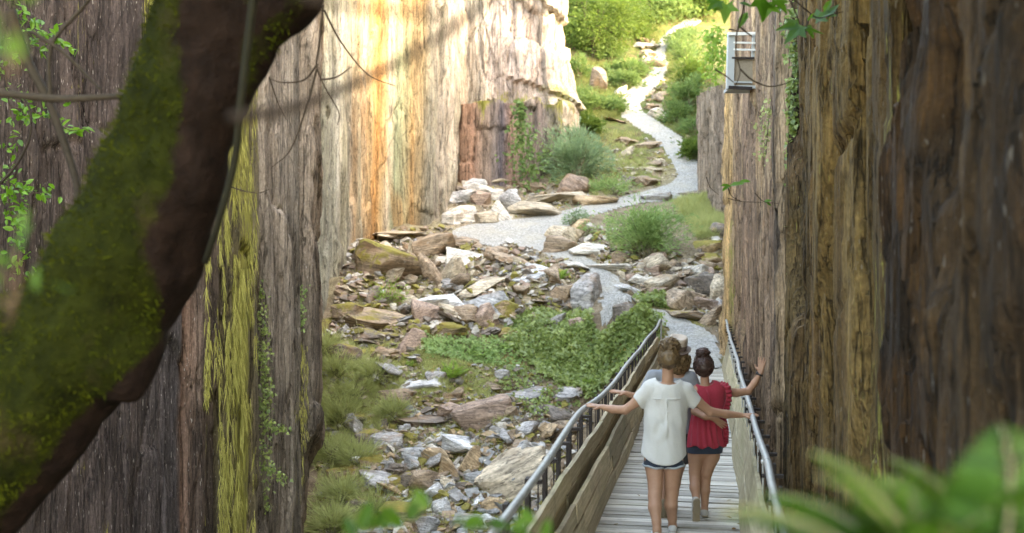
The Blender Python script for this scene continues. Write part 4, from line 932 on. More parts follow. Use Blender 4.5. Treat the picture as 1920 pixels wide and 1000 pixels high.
RK = [
 # beside the pale gravel patch
 (866, 408, 64, 36, 'b', 'pale', .05, 'blocky pale slab with a flat face at the left corner of the gravel patch', 0, 4, 0, .6),
 (868, 372, 42, 36, 'w', 'grey', .05, 'grey rock with a dark slanting face above the blocky pale slab by the gravel', 25, 8),
 (900, 375, 34, 28, 'b', 'red', .0, 'pinkish brown rock tucked between grey rocks above the gravel patch', 0),
 (930, 370, 24, 26, 'b', 'pale', 0, 'small whitish block touching the grey veined boulder', 0),
 (956, 382, 44, 44, 'b', 'grey', 0, 'rounded grey boulder with whitish veins above the gravel patch', 12),
 (941, 404, 40, 38, 'w', 'pale', 0, 'pale smooth triangular slab leaning at the edge of the gravel patch', 30, 5),
 (912, 412, 36, 26, 'b', 'beige', .1, 'small layered beige rock in the row along the gravel edge', 0),
 (1010, 397, 96, 34, 's', 'beige', .03, 'long beige slab lying along the back edge of the gravel patch', 8, 10),
 (1030, 376, 110, 28, 's', 'beige', .02, 'long flat tan slab running from the grey veined boulder towards the shrub', -8, 8),
 (1000, 352, 62, 24, 'l', 'brown', .1, 'dark brown jagged rock below the climbing greenery of the far face', 10),
 (1080, 353, 46, 40, 'b', 'red', .0, 'rounded reddish brown boulder under the blue green shrub', 35),
 (1064, 374, 46, 20, 's', 'beige', 0, 'low tan slab in front of the rounded reddish brown boulder', 6),
 (880, 348, 46, 20, 's', 'white', 0, 'whitish pointed slab high against the foot of the far rock face', -15),
 (905, 356, 46, 16, 's', 'pale', .05, 'flat pale slab tilted to the right below the purple brown rock tier', 14),
 (872, 358, 44, 14, 'l', 'dark', .05, 'dark thin stone wedged under whitish slabs by the far face', 10),
 (930, 341, 60, 16, 's', 'beige', .1, 'broad beige slab at the foot of the purple brown rock tier', -4),
 (1115, 378, 70, 22, 'b', 'orange', .05, 'rust coloured flat rock at the right end of the gravel patch', 6),
 # scree left of the bridge end
 (762, 440, 132, 18, 'l', 'beige', .2, 'long thin layered slab topping the scree at the foot of the streaked wall', -2, 5),
 (715, 448, 60, 18, 's', 'pale', .05, 'pale splintered slate slab against the foot of the orange wall', -12),
 (728, 502, 108, 76, 'b', 'brown', .72, 'biggest boulder of the scree, coated with golden moss, by the streaked wall', 8, -8, 0, .8),
 (677, 482, 26, 42, 'b', 'dark', 0, 'dark narrow boulder squeezed between the wall and the golden moss boulder', 15),
 (812, 465, 68, 44, 'b', 'brown', .08, 'brown block with a straight lower edge right of the golden moss boulder', -10, 10),
 (866, 457, 56, 24, 'l', 'brown', .12, 'brown layered block at the near left corner of the gravel patch', 0),
 (880, 483, 76, 36, 'w', 'pale', 0, 'pale pinkish boulder with a bright flat top in the middle of the scree', 0),
 (770, 472, 12, 32, 's', 'beige', 0, 'small upright stone splinter behind the golden moss boulder', 0),
 (808, 512, 24, 62, 'l', 'brown', 0, 'narrow plank shaped stone leaning to the left in the scree', -40, 15),
 (846, 520, 52, 52, 'w', 'beige', .14, 'tilted tan slab with an orange lichen patch in the scree', -25),
 (900, 513, 64, 30, 'l', 'dark', .05, 'dark layered rock under the pale pinkish boulder', 8),
 (936, 478, 46, 28, 'b', 'brown', .2, 'brown mossy rock bordering the gravel patch on its near side', 20),
 (957, 488, 60, 22, 'l', 'brown', .05, 'slanting brown layered rock right below the gravel patch', 25),
 (985, 513, 92, 34, 's', 'white', .12, 'flat whitish slab with one golden moss spot in the scree', 0, 4),
 (1045, 462, 62, 34, 'b', 'brown', .02, 'brown block with a flat top at the right corner of the gravel patch', 0),
 (1062, 440, 50, 42, 'w', 'beige', .02, 'tilted grey tan slab beside the rust topped rock', 35),
 (1090, 432, 38, 34, 'b', 'orange', .12, 'rust topped rock with greenery behind it near the gravel patch', 0),
 (1108, 470, 70, 26, 's', 'pale', 0, 'pale broad flat rock left of the leafy green shrub', 4),
 (1150, 504, 98, 24, 's', 'pale', .15, 'wide flat pale step stone with a mossy front edge below the leafy shrub', -2, 0),
 (1066, 497, 70, 16, 's', 'pale', .02, 'thin pale slab above the bright green fern tuft', 3),
 (1110, 552, 66, 62, 'b', 'grey', 0, 'large angular grey brown boulder left of the narrow gravel gap', 0, 20),
 (1052, 550, 40, 42, 'w', 'brown', 0, 'pointed dark brown rock touching the large angular grey brown boulder', 20),
 (1078, 572, 46, 22, 'b', 'dark', 0, 'dark low rock at the foot of the large angular grey brown boulder', 0),
 (1006, 564, 116, 22, 'l', 'brown', .05, 'long dark layered rock like a fallen log above the ivy', 4, 5),
 (912, 577, 74, 58, 'w', 'blue', 0, 'sharp edged blue grey boulder with a slanting face above the ivy', 15, 10),
 (872, 592, 42, 34, 'b', 'brown', .03, 'brown rock filling the space left of the blue grey boulder', 0),
 (818, 572, 82, 32, 's', 'white', .28, 'white slab half covered with golden moss in the lower scree', -8, 5),
 (764, 567, 38, 40, 'w', 'beige', 0, 'smooth beige stone leaning beside the white mossy slab', -20),
 (735, 562, 40, 30, 'b', 'brown', .5, 'mossy rock with small green plants below the golden moss boulder', 0),
 (692, 600, 128, 44, 'l', 'brown', .42, 'low dark layered outcrop with a mossy crest against the streaked wall', 12, 0),
 (648, 588, 44, 34, 'b', 'brown', .6, 'moss capped rock at the very foot of the streaked wall', 0),
 (842, 619, 56, 26, 'b', 'brown', .8, 'low cushion of yellow moss over a rock below the white mossy slab', 0),
 (902, 623, 62, 20, 'l', 'dark', .05, 'flat dark rock under the blue grey boulder', 0),
 (952, 590, 46, 42, 'b', 'orange', .72, 'orange moss covered rock between the blue grey boulder and the ivy', 0),
 (952, 628, 30, 22, 'b', 'orange', .6, 'small orange mossy stone at the left rim of the ivy', 0),
 (770, 651, 46, 52, 'w', 'red', .02, 'reddish brown triangular rock standing on the mossy slope', 0, 0),
 (690, 640, 84, 40, 'l', 'dark', .45, 'dark mossy overhanging rock below the layered outcrop', 0),
 (1044, 602, 26, 30, 'w', 'grey', 0, 'small grey rock poking out of the ivy', 10),
 (1082, 612, 26, 26, 'b', 'red', 0, 'small brown boulder sitting in the ivy left of the bridge end', 0),
 (640, 668, 60, 40, 'b', 'dark', .5, 'dark mossy rock against the foot of the grey slab, below the outcrops', 0), (722, 668, 48, 30, 'l', 'brown', .3, 'brown ledge rock between the outcrops and the reddish brown triangular rock', 0),
 (672, 708, 70, 30, 'l', 'brown', .55, 'mossy brown ledge low beside the grassy left edge of the ravine', 5), (745, 745, 50, 26, 'b', 'brown', .25, 'brown rock just above the left end of the long dark rock bar', 0), (850, 745, 60, 24, 'l', 'brown', .4, 'mossy ledge rock under the bright fern', -5),
 (662, 795, 50, 34, 'b', 'dark', .55, 'dark mossy boulder in the long grass at the ravine edge', 0), (650, 900, 56, 40, 'b', 'brown', .6, 'mossy boulder low at the left edge of the ravine', 0), (672, 955, 52, 36, 'b', 'dark', .5, 'dark mossy boulder at the bottom left of the ravine', 0),
 # right of the narrow gravel gap
 (1238, 500, 66, 42, 'b', 'red', 0, 'dark reddish rounded boulder right under the leafy green shrub', -5),
 (1160, 487, 40, 26, 'b', 'brown', .05, 'brown rock under the left side of the leafy green shrub', 0),
 (1332, 466, 50, 36, 'w', 'orange', .62, 'tilted slab coated in golden moss near the right rock wall', 25),
 (1335, 486, 62, 22, 's', 'orange', .55, 'flat rock with a golden moss top and a dark front near the right rock wall', 0),
 (1318, 497, 46, 16, 's', 'brown', .4, 'thin mossy slab under the golden moss rocks by the right wall', 8),
 (1350, 436, 32, 30, 'b', 'dark', .05, 'dark rock against the right rock wall beyond the golden moss rocks', 0),
 (1255, 518, 70, 16, 'l', 'brown', .02, 'long brown rock lying below the reddish rounded boulder', -5),
 (1302, 512, 48, 34, 'w', 'pale', 0, 'pale slab leaning up to the right above the dark greenish boulder', -40),
 (1205, 528, 46, 24, 's', 'pale', .08, 'square topped pale block above the ivy clad bank', 0),
 (1182, 545, 48, 18, 's', 'white', .05, 'whitish slab leaning over the ivy clad bank', 15),
 (1248, 540, 54, 40, 'w', 'beige', .0, 'tan boulder with an orange split face right of the ivy clad bank', -15),
 (1320, 540, 50, 46, 'b', 'dark', .32, 'dark boulder with green lichen streaks beside the right rock wall', 0, 15),
 (1284, 562, 52, 54, 'w', 'brown', .02, 'brown slab tipped up against the dark greenish boulder', 40),
 (1352, 548, 30, 50, 'b', 'beige', .05, 'upright pale rough rock touching the right wall', 0),
 (1322, 572, 74, 34, 'w', 'red', .12, 'large brown rock with moss specks above the end of the bridge', -8, 5),
 (1296, 594, 66, 22, 'b', 'brown', .4, 'low mossy edged rock beside the gravel at the bridge end', 5),
 (1336, 600, 50, 36, 'w', 'brown', 0, 'angular tan brown rock right behind the end of the wall side handrail', -20),
 (1204, 562, 66, 14, 's', 'beige', .05, 'flat capstone on top of the ivy clad bank by the bridge end', 0, 0),
 (1170, 590, 34, 36, 'b', 'dark', .2, 'dark rock half under ivy at the left side of the ivy clad bank', 0),
 (1316, 364, 72, 15, 'l', 'dark', 0, 'long dark stone block forming a step across the path', 0, 0, 0, .4),
 (1232, 371, 48, 20, 'b', 'grey', .25, 'mossy flat boulder left of the dark step stone', 0),
 # along the far path
 (1218, 274, 46, 18, 'l', 'brown', .1, 'brown layered ledge beside the bend of the path above the shrub', 0),
 (1182, 268, 50, 18, 'l', 'brown', .15, 'brown stone behind the blue green shrub, next to the ledge', 5),
 (1232, 322, 52, 18, 'l', 'beige', .1, 'beige stone edging the path right of the blue green shrub', 0),
 (1220, 342, 62, 22, 'l', 'brown', .1, 'broad brown rock where the path leaves the gravel patch', 3),
 (1240, 182, 30, 18, 'b', 'dark', .1, 'dark rock at the right side of the upper path bend', 0),
 (1232, 202, 38, 16, 'l', 'brown', .02, 'brown slab stacked below the dark rock of the upper path bend', -5),
 (1238, 218, 34, 20, 'w', 'pale', 0, 'pale fallen slab at the right of the upper path', 20),
 (1120, 156, 30, 46, 's', 'dark', .05, 'dark upright stone standing in the green bank', 0, 0),
 (1164, 172, 20, 18, 'w', 'white', 0, 'small white rock in the bank beside the upper path', 0),
 (1148, 226, 70, 12, 'l', 'red', 0, 'reddish log shaped stone lying left of the path', 12),
 (1215, 88, 44, 16, 'l', 'pale', .05, 'sunlit pale ledge rock near the top of the path', 0), (1222, 104, 40, 18, 'l', 'beige', .05, 'beige ledge rock below the sunlit pale one near the path top', 0), (1226, 122, 36, 18, 'b', 'brown', .1, 'lowest brown rock of the stack left of the upper path', 0),
 # ravine below the bridge
 (786, 718, 82, 26, 's', 'white', .05, 'pale jagged slab under the bright fern in the ravine', -4), (818, 707, 28, 24, 'w', 'grey', 0, 'small grey pointed rock just left of the bright fern', -25),
 (792, 780, 150, 36, 'l', 'dark', .1, 'long dark rock bar across the ravine slope', 3, 0), (905, 784, 84, 58, 'b', 'red', .02, 'big reddish brown rock with a rounded top in the ravine slope', 0, 0, 0, .5),
 (726, 826, 46, 24, 'b', 'grey', .08, 'grey rounded rock in the grass at the left of the ravine', 0), (880, 842, 84, 34, 'w', 'white', .06, 'wedge of pale blue grey slate below the reddish rock', 12, 10),
 (772, 852, 32, 20, 'b', 'blue', 0, 'small blue grey cube like rock in the ravine', 0), (776, 878, 36, 28, 'w', 'blue', 0, 'blue grey sliver of slate under the cube like rock', 25),
 (830, 880, 76, 46, 'w', 'orange', .12, 'orange and grey leaning slab in the middle of the ravine', 35, 10), (893, 872, 42, 40, 'w', 'orange', .02, 'tan orange slab tilted right, beside the orange and grey one', 40),
 (905, 905, 48, 34, 'b', 'blue', .05, 'blue grey block below the tan orange slab', 0), (964, 870, 74, 32, 's', 'white', .15, 'white topped slab with a moss fringe left of the bridge posts', -8),
 (1002, 862, 38, 34, 'w', 'grey', 0, 'grey rock wedged behind the white topped slab', 20), (710, 912, 66, 40, 'w', 'grey', .05, 'jagged grey rock at the lower left of the ravine', 10),
 (800, 908, 50, 40, 'b', 'brown', .05, 'brown block in the lower ravine left of the mossy boulder', 0), (843, 916, 28, 34, 'w', 'beige', .08, 'small tan standing stone in the lower ravine', 0),
 (965, 905, 110, 86, 'b', 'beige', .04, 'large tan boulder right beside the ravine side handrail', -20, 15), (797, 945, 32, 26, 'b', 'pale', 0, 'small pale rock above the blurred leaves', 0),
 (897, 942, 44, 40, 'w', 'white', .05, 'bright white faced rock in the lower ravine', 15), (930, 958, 44, 36, 'b', 'orange', .35, 'mossy tan rock right of the bright white faced one', 0),
 (870, 985, 44, 34, 'b', 'grey', 0, 'grey rock at the bottom of the ravine', 0), (905, 988, 40, 30, 'b', 'dark', .02, 'dark rock at the bottom of the ravine beside a grey one', 0),
 (755, 970, 60, 44, 'b', 'brown', .7, 'mossy mound of rock at the foot of the ravine', 0), (800, 988, 36, 26, 'w', 'pale', 0, 'pale slate chip behind the blurred leaves at the bottom', 0),
 (990, 742, 74, 28, 'l', 'grey', .05, 'grey purple outcrop with ivy trailing over it', 0), (1058, 742, 58, 26, 'l', 'grey', .08, 'grey outcrop under the ivy nearest the handrail', 0), (930, 728, 60, 22, 'l', 'brown', .35, 'brown mossy ledge above the big reddish rock', 0),
 (1050, 792, 56, 36, 'w', 'dark', .05, 'dark tilted slate rock behind the handrail posts', 20), (990, 812, 44, 30, 'w', 'grey', .0, 'grey splintered slate left of the dark tilted rock', -15), (966, 838, 40, 22, 'l', 'brown', .0, 'brown flaky slate above the white topped slab', 0),
 (735, 905, 30, 22, 'b', 'brown', .6, 'mossy pebble shaped rock above the jagged grey rock', 0), (690, 830, 40, 36, 'b', 'dark', .5, 'dark mossy rock half hidden in grass at the ravine edge', 0), (700, 870, 42, 26, 'b', 'brown', .65, 'moss covered rock in the grass left of the blue grey sliver', 0), (762, 905, 30, 30, 'b', 'dark', .4, 'dark mossy rock between the jagged grey rock and the brown block', 0),
]
for r_ in RK: rock(*r_)
def scatter(n, inside, sizes, cols, moss, group, label, seed, kinds='bswl'):
    g_ = np.random.default_rng(seed); k = 0; tries = 0
    while k < n and tries < 6000:
        tries += 1; px, py = inside(g_)
        if px is None: continue
        p = ghit(px, py)
        if float(pathd(np.array([p.x]), np.array([p.y]))[0]) < .12: continue
        if abs(p.x - bx(p.y)) < 1.05 and p.y < 24.5: continue
        kd = kinds[g_.integers(len(kinds))]; pro = PR[kd]; o = bpy.data.objects.new('rock', pro[g_.integers(len(pro))]); COL.objects.link(o)
        s = g_.uniform(*sizes) * (1.5 if g_.random() < .15 else 1); asp = {'b': (.85, .7), 's': (.75, .28), 'w': (.8, .6), 'l': (.6, .4)}[kd]
        o.scale = (s, s * asp[0] * g_.uniform(.8, 1.2), s * asp[1] * g_.uniform(.8, 1.3)); o.rotation_euler = (R(g_.uniform(-25, 25)), R(g_.uniform(-28, 28)), g_.uniform(0, 6.28))
        o.location = (p.x, p.y, p.z + o.scale[2] * .22); c = np.array(CR[cols[g_.integers(len(cols))]]) * g_.uniform(.8, 1.15); o.color = (*c, g_.uniform(*moss)); tag(o, label, 'rock', group); k += 1
def poly(pts):
    P = np.array(pts, float); lo, hi = P.min(0), P.max(0)
    def f(g_):
        x, y = g_.uniform(lo, hi); c = False
        for (x0, y0), (x1, y1) in zip(P, np.roll(P, -1, 0)):
            if (y0 > y) != (y1 > y) and x < (x1 - x0) * (y - y0) / (y1 - y0) + x0: c = not c
        return (x, y) if c else (None, None)
    return f
scatter(40, poly([(665, 445), (830, 440), (1050, 470), (1130, 520), (1060, 585), (900, 610), (640, 620), (640, 590)]), (.28, .75), ['brown', 'beige', 'pale', 'grey', 'dark', 'red'], (0, .45), 'small scree rocks', 'small slate rock among the larger boulders of the scree below the streaked wall', 501)
scatter(20, poly([(1060, 430), (1150, 430), (1290, 500), (1360, 500), (1360, 600), (1280, 585), (1150, 545), (1060, 470)]), (.22, .55), ['brown', 'beige', 'pale', 'grey', 'red'], (0, .35), 'small rocks near the shrub', 'small brown or tan rock in the rubble between the leafy shrub and the right wall', 502)
scatter(44, poly([(640, 800), (1000, 770), (1080, 800), (1000, 1000), (640, 1000)]), (.2, .62), ['grey', 'blue', 'brown', 'dark', 'white', 'orange'], (0, .5), 'small ravine rocks', 'small slate rock lying in the lower ravine below the bridge', 503)
scatter(14, poly([(840, 345), (1060, 345), (1110, 385), (1000, 400), (850, 425)]), (.18, .4), ['pale', 'beige', 'brown', 'grey'], (0, .2), 'small rocks behind the gravel patch', 'small pale rock in the pile between the gravel patch and the far rock face', 504)
scatter(18, poly([(1160, 255), (1250, 275), (1250, 355), (1150, 360), (1130, 330)]), (.22, .5), ['brown', 'beige', 'pale', 'dark'], (.1, .4), 'rocks between the shrub and the path', 'brown rock in the bank between the blue green shrub and the winding path', 505)
scatter(14, poly([(1205, 75), (1240, 80), (1235, 130), (1200, 140)]), (.3, .6), ['pale', 'beige', 'brown'], (.0, .3), 'rocks left of the upper path', 'pale rock in the stack on the left of the upper path', 506)
scatter(12, poly([(1215, 165), (1250, 165), (1300, 270), (1275, 275), (1225, 225)]), (.25, .5), ['brown', 'beige', 'dark'], (.1, .4), 'rocks right of the upper path', 'brown rock in the green bank on the right of the upper path', 507)
scatter(14, poly([(620, 650), (900, 690), (1050, 770), (900, 800), (640, 790)]), (.2, .5), ['brown', 'dark', 'grey', 'red'], (.2, .6), 'small rocks on the mossy slope', 'small mossy rock on the slope between the ivy and the long dark rock bar', 508)

# the countless small stones between the rocks: one mass
def rubble(zones, seed):
    g_ = np.random.default_rng(seed); protos = []
    for i in range(8):
        bm = bmesh.new()
        for _ in range(9): v = g_.normal(size=3); v /= np.linalg.norm(v); bm.verts.new(v * .5)
        bmesh.ops.convex_hull(bm, input=bm.verts[:]); bmesh.ops.triangulate(bm, faces=bm.faces[:]); bm.verts.index_update()
        idx = {v: k for k, v in enumerate(bm.verts)}; protos.append((np.array([v.co for v in bm.verts]), np.array([[idx[v] for v in f.verts] for f in bm.faces]))); bm.free()
    VV, TT, CC = [], [], []; n0 = 0; names = list(CR)
    for f, n, sz, cols, sq in zones:
        k = 0
        while k < n:
            x, y = f(g_)
            if x is None: continue
            k += 1; p = ghit(x, y)
            if (float(PD_(p.x, p.y)) < -.02 and 'path' not in cols) or (abs(p.x - bx(p.y)) < 1.0 and p.y < 24.3): continue
            s = sz[0] * (sz[1] / sz[0]) ** (g_.random() ** 2.2); V, T = protos[g_.integers(8)]
            M = np.array(Euler((g_.uniform(-.5, .5), g_.uniform(-.5, .5), g_.uniform(0, 6.28))).to_matrix())
            V = (V * np.array([1, g_.uniform(.6, .9), g_.uniform(*sq)]) * s) @ M.T + np.array([p.x, p.y, p.z + s * .08]); c = np.array(CR.get(cols[g_.integers(len(cols))], CR['grey'])) * g_.uniform(.7, 1.15)
            if g_.random() < .22 and 'path' not in cols: c = np.array((.22, .19, .05)) * g_.uniform(.7, 1.3)
            VV.append(V); TT.append(T + n0); CC.append(np.tile(c, (len(V), 1))); n0 += len(V)
    me = mesh_np('rubble', np.concatenate(VV), np.concatenate(TT), False, {'tint': np.concatenate(CC)}); return link('rubble', me, None, None, M_RUBBLE)
_PD = pathd(_hx, _hy).reshape(len(_ys2), len(_xs2))
def PD_(x, y): return _PD[min(max(int((y - 11) / .1), 0), len(_ys2) - 1), min(max(int((x + 9) / .1), 0), len(_xs2) - 1)]
ZA = [(660, 440), (835, 425), (1050, 465), (1135, 520), (1060, 590), (900, 625), (620, 640), (620, 600)]
tag(rubble([(poly(ZA), 4200, (.07, .48), ['brown', 'beige', 'pale', 'grey', 'dark', 'red'], (.3, .7)), (poly([(1060, 425), (1150, 430), (1290, 490), (1365, 430), (1365, 620), (1290, 590), (1150, 545), (1060, 470)]), 2200, (.06, .42), ['brown', 'beige', 'pale', 'dark'], (.3, .7)),
  (poly([(600, 780), (1000, 760), (1110, 780), (1000, 1010), (600, 1010)]), 5200, (.05, .40), ['grey', 'blue', 'brown', 'dark', 'pale', 'orange'], (.3, .7)), (poly([(600, 625), (800, 640), (760, 800), (700, 1000), (600, 1000)]), 2200, (.05, .42), ['brown', 'dark', 'beige', 'grey'], (.3, .7)), (poly([(600, 680), (1000, 690), (1080, 770), (600, 800)]), 2400, (.04, .25), ['brown', 'dark', 'grey'], (.3, .7)),
  (poly([(835, 340), (1075, 345), (1140, 385), (1000, 405), (840, 430)]), 700, (.06, .36), ['pale', 'beige', 'brown', 'grey'], (.3, .7)), (poly([(1140, 250), (1250, 270), (1320, 350), (1150, 375)]), 500, (.06, .36), ['brown', 'beige', 'pale'], (.3, .7)), (poly([(1195, 70), (1245, 80), (1300, 280), (1215, 200)]), 500, (.08, .4), ['pale', 'beige', 'brown'], (.3, .7)), (poly([(835, 400), (1060, 400), (1320, 270), (1340, 350), (1300, 380), (1100, 410), (1000, 470), (840, 450)]), 260, (.03, .12), ['grey', 'pale', 'brown', 'path'], (.3, .6)), (poly([(1120, 510), (1180, 510), (1350, 620), (1350, 690), (1260, 690), (1130, 590)]), 220, (.025, .10), ['grey', 'pale', 'brown', 'path'], (.3, .6)), (poly([(1150, 180), (1250, 100), (1260, 120), (1200, 200), (1300, 300), (1270, 320)]), 160, (.03, .14), ['grey', 'pale', 'path'], (.3, .6))], 551),
  'countless small slate chips filling the gaps between the rocks', 'rubble', None, 'stuff')
# ================================================================== LEAVES
SHAPES = {
 'diamond': (np.array([[0, 0, 0], [.45, .5, .10], [1, 0, -.05], [.45, -.5, .10]]), [[0, 1, 2, 3]]),
 'oval': (np.array([[0, 0, 0], [.3, .42, .06], [.7, .36, .04], [1, 0, -.08], [.7, -.36, .04], [.3, -.42, .06]]), [[0, 1, 2, 3], [0, 3, 4, 5]]),
 'ivy': (np.array([[0, 0, 0], [-.12, .38, .02], [.28, .52, .03], [.5, .24, .05], [1, 0, -.06], [.5, -.24, .05], [.28, -.52, .03], [-.12, -.38, .02]]), [[0, 1, 2, 3], [0, 3, 4, 5], [0, 5, 6, 7]]),
 'blade': (np.array([[0, -.5, 0], [0, .5, 0], [.6, .32, .04], [.6, -.32, .04], [1, 0, -.04]]), [[0, 1, 2, 3], [3, 2, 4]]),
}
def leaves(name, P, D, Nn, L, W_, shape, mat, parent=None, v=None, fold=1.):
    """many leaves as one mesh: base points, directions, face normals, lengths, widths"""
    P, D, Nn = [np.asarray(a, float) for a in (P, D, Nn)]; n = len(P)
    D = D / (np.linalg.norm(D, axis=1)[:, None] + 1e-9); S = np.cross(Nn, D); S /= np.linalg.norm(S, axis=1)[:, None] + 1e-9; U = np.cross(D, S)
    L = np.broadcast_to(np.asarray(L, float), (n,)); W_ = np.broadcast_to(np.asarray(W_, float), (n,)); tv, tf = SHAPES[shape]; k = len(tv)
    V = P[:, None] + D[:, None] * (tv[None, :, 0] * L[:, None])[..., None] + S[:, None] * (tv[None, :, 1] * W_[:, None])[..., None] + U[:, None] * (tv[None, :, 2] * L[:, None] * fold)[..., None]
    off = (np.arange(n) * k)[:, None]; fs = {}
    for f in tf: fs.setdefault(len(f), []).append(np.array(f)[None] + off)
    v = rng.random(n) if v is None else v
    me = mesh_np(name, V.reshape(-1, 3), [np.concatenate(x) for x in fs.values()], False, {'v': np.repeat(np.clip(v, 0, 1), k)})
    return link(name, me, parent, None, mat)
def unit(a): return a / (np.linalg.norm(a, axis=-1, keepdims=True) + 1e-9)
def crown_cloud(c, r, nclump, per, seed, clump=.3, shell=.5):
    g_ = np.random.default_rng(seed); u = unit(g_.normal(size=(nclump, 3))); rad = (shell + (1 - shell) * g_.random(nclump))[:, None]
    cc = np.asarray(c) + u * rad * np.asarray(r) * (.8 + .35 * g_.random((nclump, 1))); lv_ = g_.random(nclump)
    sz = clump * (.6 + .8 * g_.random(nclump)); off = g_.normal(size=(nclump, per, 3)) * np.array([1, 1, .6])
    off /= np.maximum(1, np.linalg.norm(off, axis=2, keepdims=True) / 1.6)
    P = (cc[:, None] + off * sz[:, None, None]).reshape(-1, 3)
    D = unit(off + u[:, None] * .8 + np.array([0, 0, -.25]) + g_.normal(size=off.shape) * .5).reshape(-1, 3)
    Nn = unit(g_.normal(size=P.shape) * .75 + np.array([0, 0, .9])); v = np.clip(np.repeat(lv_, per) * .5 + g_.random(len(P)) * .5, 0, 1)
    return P, D, Nn, v, cc
def tree(name, label, base, height, c, r, nclump, per, leaf, mat, seed, trunk_r=.16, cat='tree', group=None, shape='diamond', clump=.3, stems=1, shell=.5, bark=None):
    g_ = np.random.default_rng(seed); base = np.array(base, float); c = np.array(c, float); t = empty(name, base, label, cat, group)
    P, D, Nn, v, cc = crown_cloud(c, r, nclump, per, seed, clump, shell); L = leaf * (.7 + .6 * g_.random(len(P)))
    leaves('crown' if cat == 'tree' else 'foliage', P, D, Nn, L, L * .55, shape, mat, t, v)
    mb = MB()
    for s_ in range(stems):
        e = c + np.array([0, 0, -.1 * r[2]]) + (g_.normal(size=3) * .35 * np.array(r) if stems > 1 else 0); b = base + (g_.normal(size=3) * [.12, .12, 0] if stems > 1 else 0) - [0, 0, .1]
        mid = (b + e) / 2 + g_.normal(size=3) * .08 * np.linalg.norm(e - b); mb.tube(curve([b, mid, e], 10), np.linspace(trunk_r, trunk_r * .35, 10), 7)
    for q in cc[g_.permutation(len(cc))[:min(len(cc), 26)]]:
        k = g_.uniform(.45, 1); b = base * (1 - k) + (c - [0, 0, .2 * r[2]]) * k; mb.tube(curve([b, (b + q) / 2 + g_.normal(size=3) * .1 * np.linalg.norm(q - b) + [0, 0, .05], q], 6), np.linspace(trunk_r * .35, trunk_r * .08, 6), 5)
    mb.build('trunk' if cat == 'tree' else 'stem', bark or M_TRUNK, t); return t
# --- the wooded slope at the top
def on(px, py): return np.array(ghit(px, py))
TR = [(1118, 108, 3.2, (2.2, 1.9, 2.0), 34, 'bright yellow green tree in full sun left of the upper path', 0, .14), (1070, 80, 3.6, (1.5, 1.6, 2.0), 22, 'green leafy tree beside the pale far rock face', 1, .15), (1165, 70, 3.6, (1.7, 1.7, 1.9), 24, 'pale green tree behind the bright yellow green one', 0, .15),
      (1215, 38, 4.4, (2.2, 2.0, 2.4), 26, 'darker green tree at the top of the path', 1, .17), (1275, 30, 4.4, (2.3, 2.0, 2.4), 26, 'tree standing above the sunlit end of the path', 1, .17), (1322, 28, 4.6, (1.8, 1.8, 2.4), 22, 'tree above the high rock wall right of the path end', 0, .17)]
for k, (px, py, hh, r_, ncl, lab, mt, lf) in enumerate(TR):
    b = on(px, py); c = b + np.array([0, .3, hh * (.62, .45, .45, .38, .34, .40)[k]]); tree('broadleaf_tree', lab, b, hh, c, r_, ncl * 4, 60, lf * 1.15, M_TREE if mt == 0 else M_FARSHRUB, 600 + k, .10, clump=.42, stems=3 if k == 0 else 1)
for k, (x, y, hgt_, rr) in enumerate([(-6, 74, 7, 3.6), (1, 78, 8, 4), (7, 72, 8, 3.8), (13, 76, 8, 4.2), (19, 68, 8, 4), (-3, 66, 7, 3.0), (10, 84, 9, 4.5)]):
    b = np.array([x, y, gnd(x, y)]); tree('woodland_tree', 'tall green tree of the wood closing off the top of the slope', b, hgt_, b + [0, 0, hgt_ * .62], (rr, rr, hgt_ * .42), 90, 60, .30, M_FARSHRUB if k % 2 else M_TREE, 640 + k, .22, group='trees of the wood at the top', clump=.8)
# shade trees added on the top of the right wall, outside the picture: their shade falls into the quarry
for k, (x, y, z, r_) in enumerate([(7.5, 17, 16.5, 2.4), (8.2, 24, 16.5, 2.6), (11.5, 33, 18, 2.6)]):
    b = np.array([x, y, z - 2.2]); tree('cliff_top_shade_tree', 'unseen green tree added on the top of the right rock wall to shade the quarry', b, 5, b + [0, 0, 3.4], (r_, r_, 2.1), 90, 50, .22, M_TREE, 660 + k, .16, group='added shade trees on top of the right wall', clump=.6)
for k, (x, y, z, r_) in enumerate([(-4.5, 47, 14.5, 3.2), (-6, 55, 16, 3.6), (12.5, 46, 15, 3.2), (14.5, 54, 17, 3.6), (-5.5, 40, 12.5, 2.6)]):  # unseen trees added to cut sky light and sun on the slope
    b = np.array([x, y, z - 1.5]); tree('rim_shade_tree', 'unseen leafy tree added on the quarry rim to shade the path slope', b, 6, b + [0, 0, 4.6], (r_, r_, 2.8), 110, 50, .28, M_TREE, 680 + k, .18, group='added shade trees on the quarry rim', clump=.7)
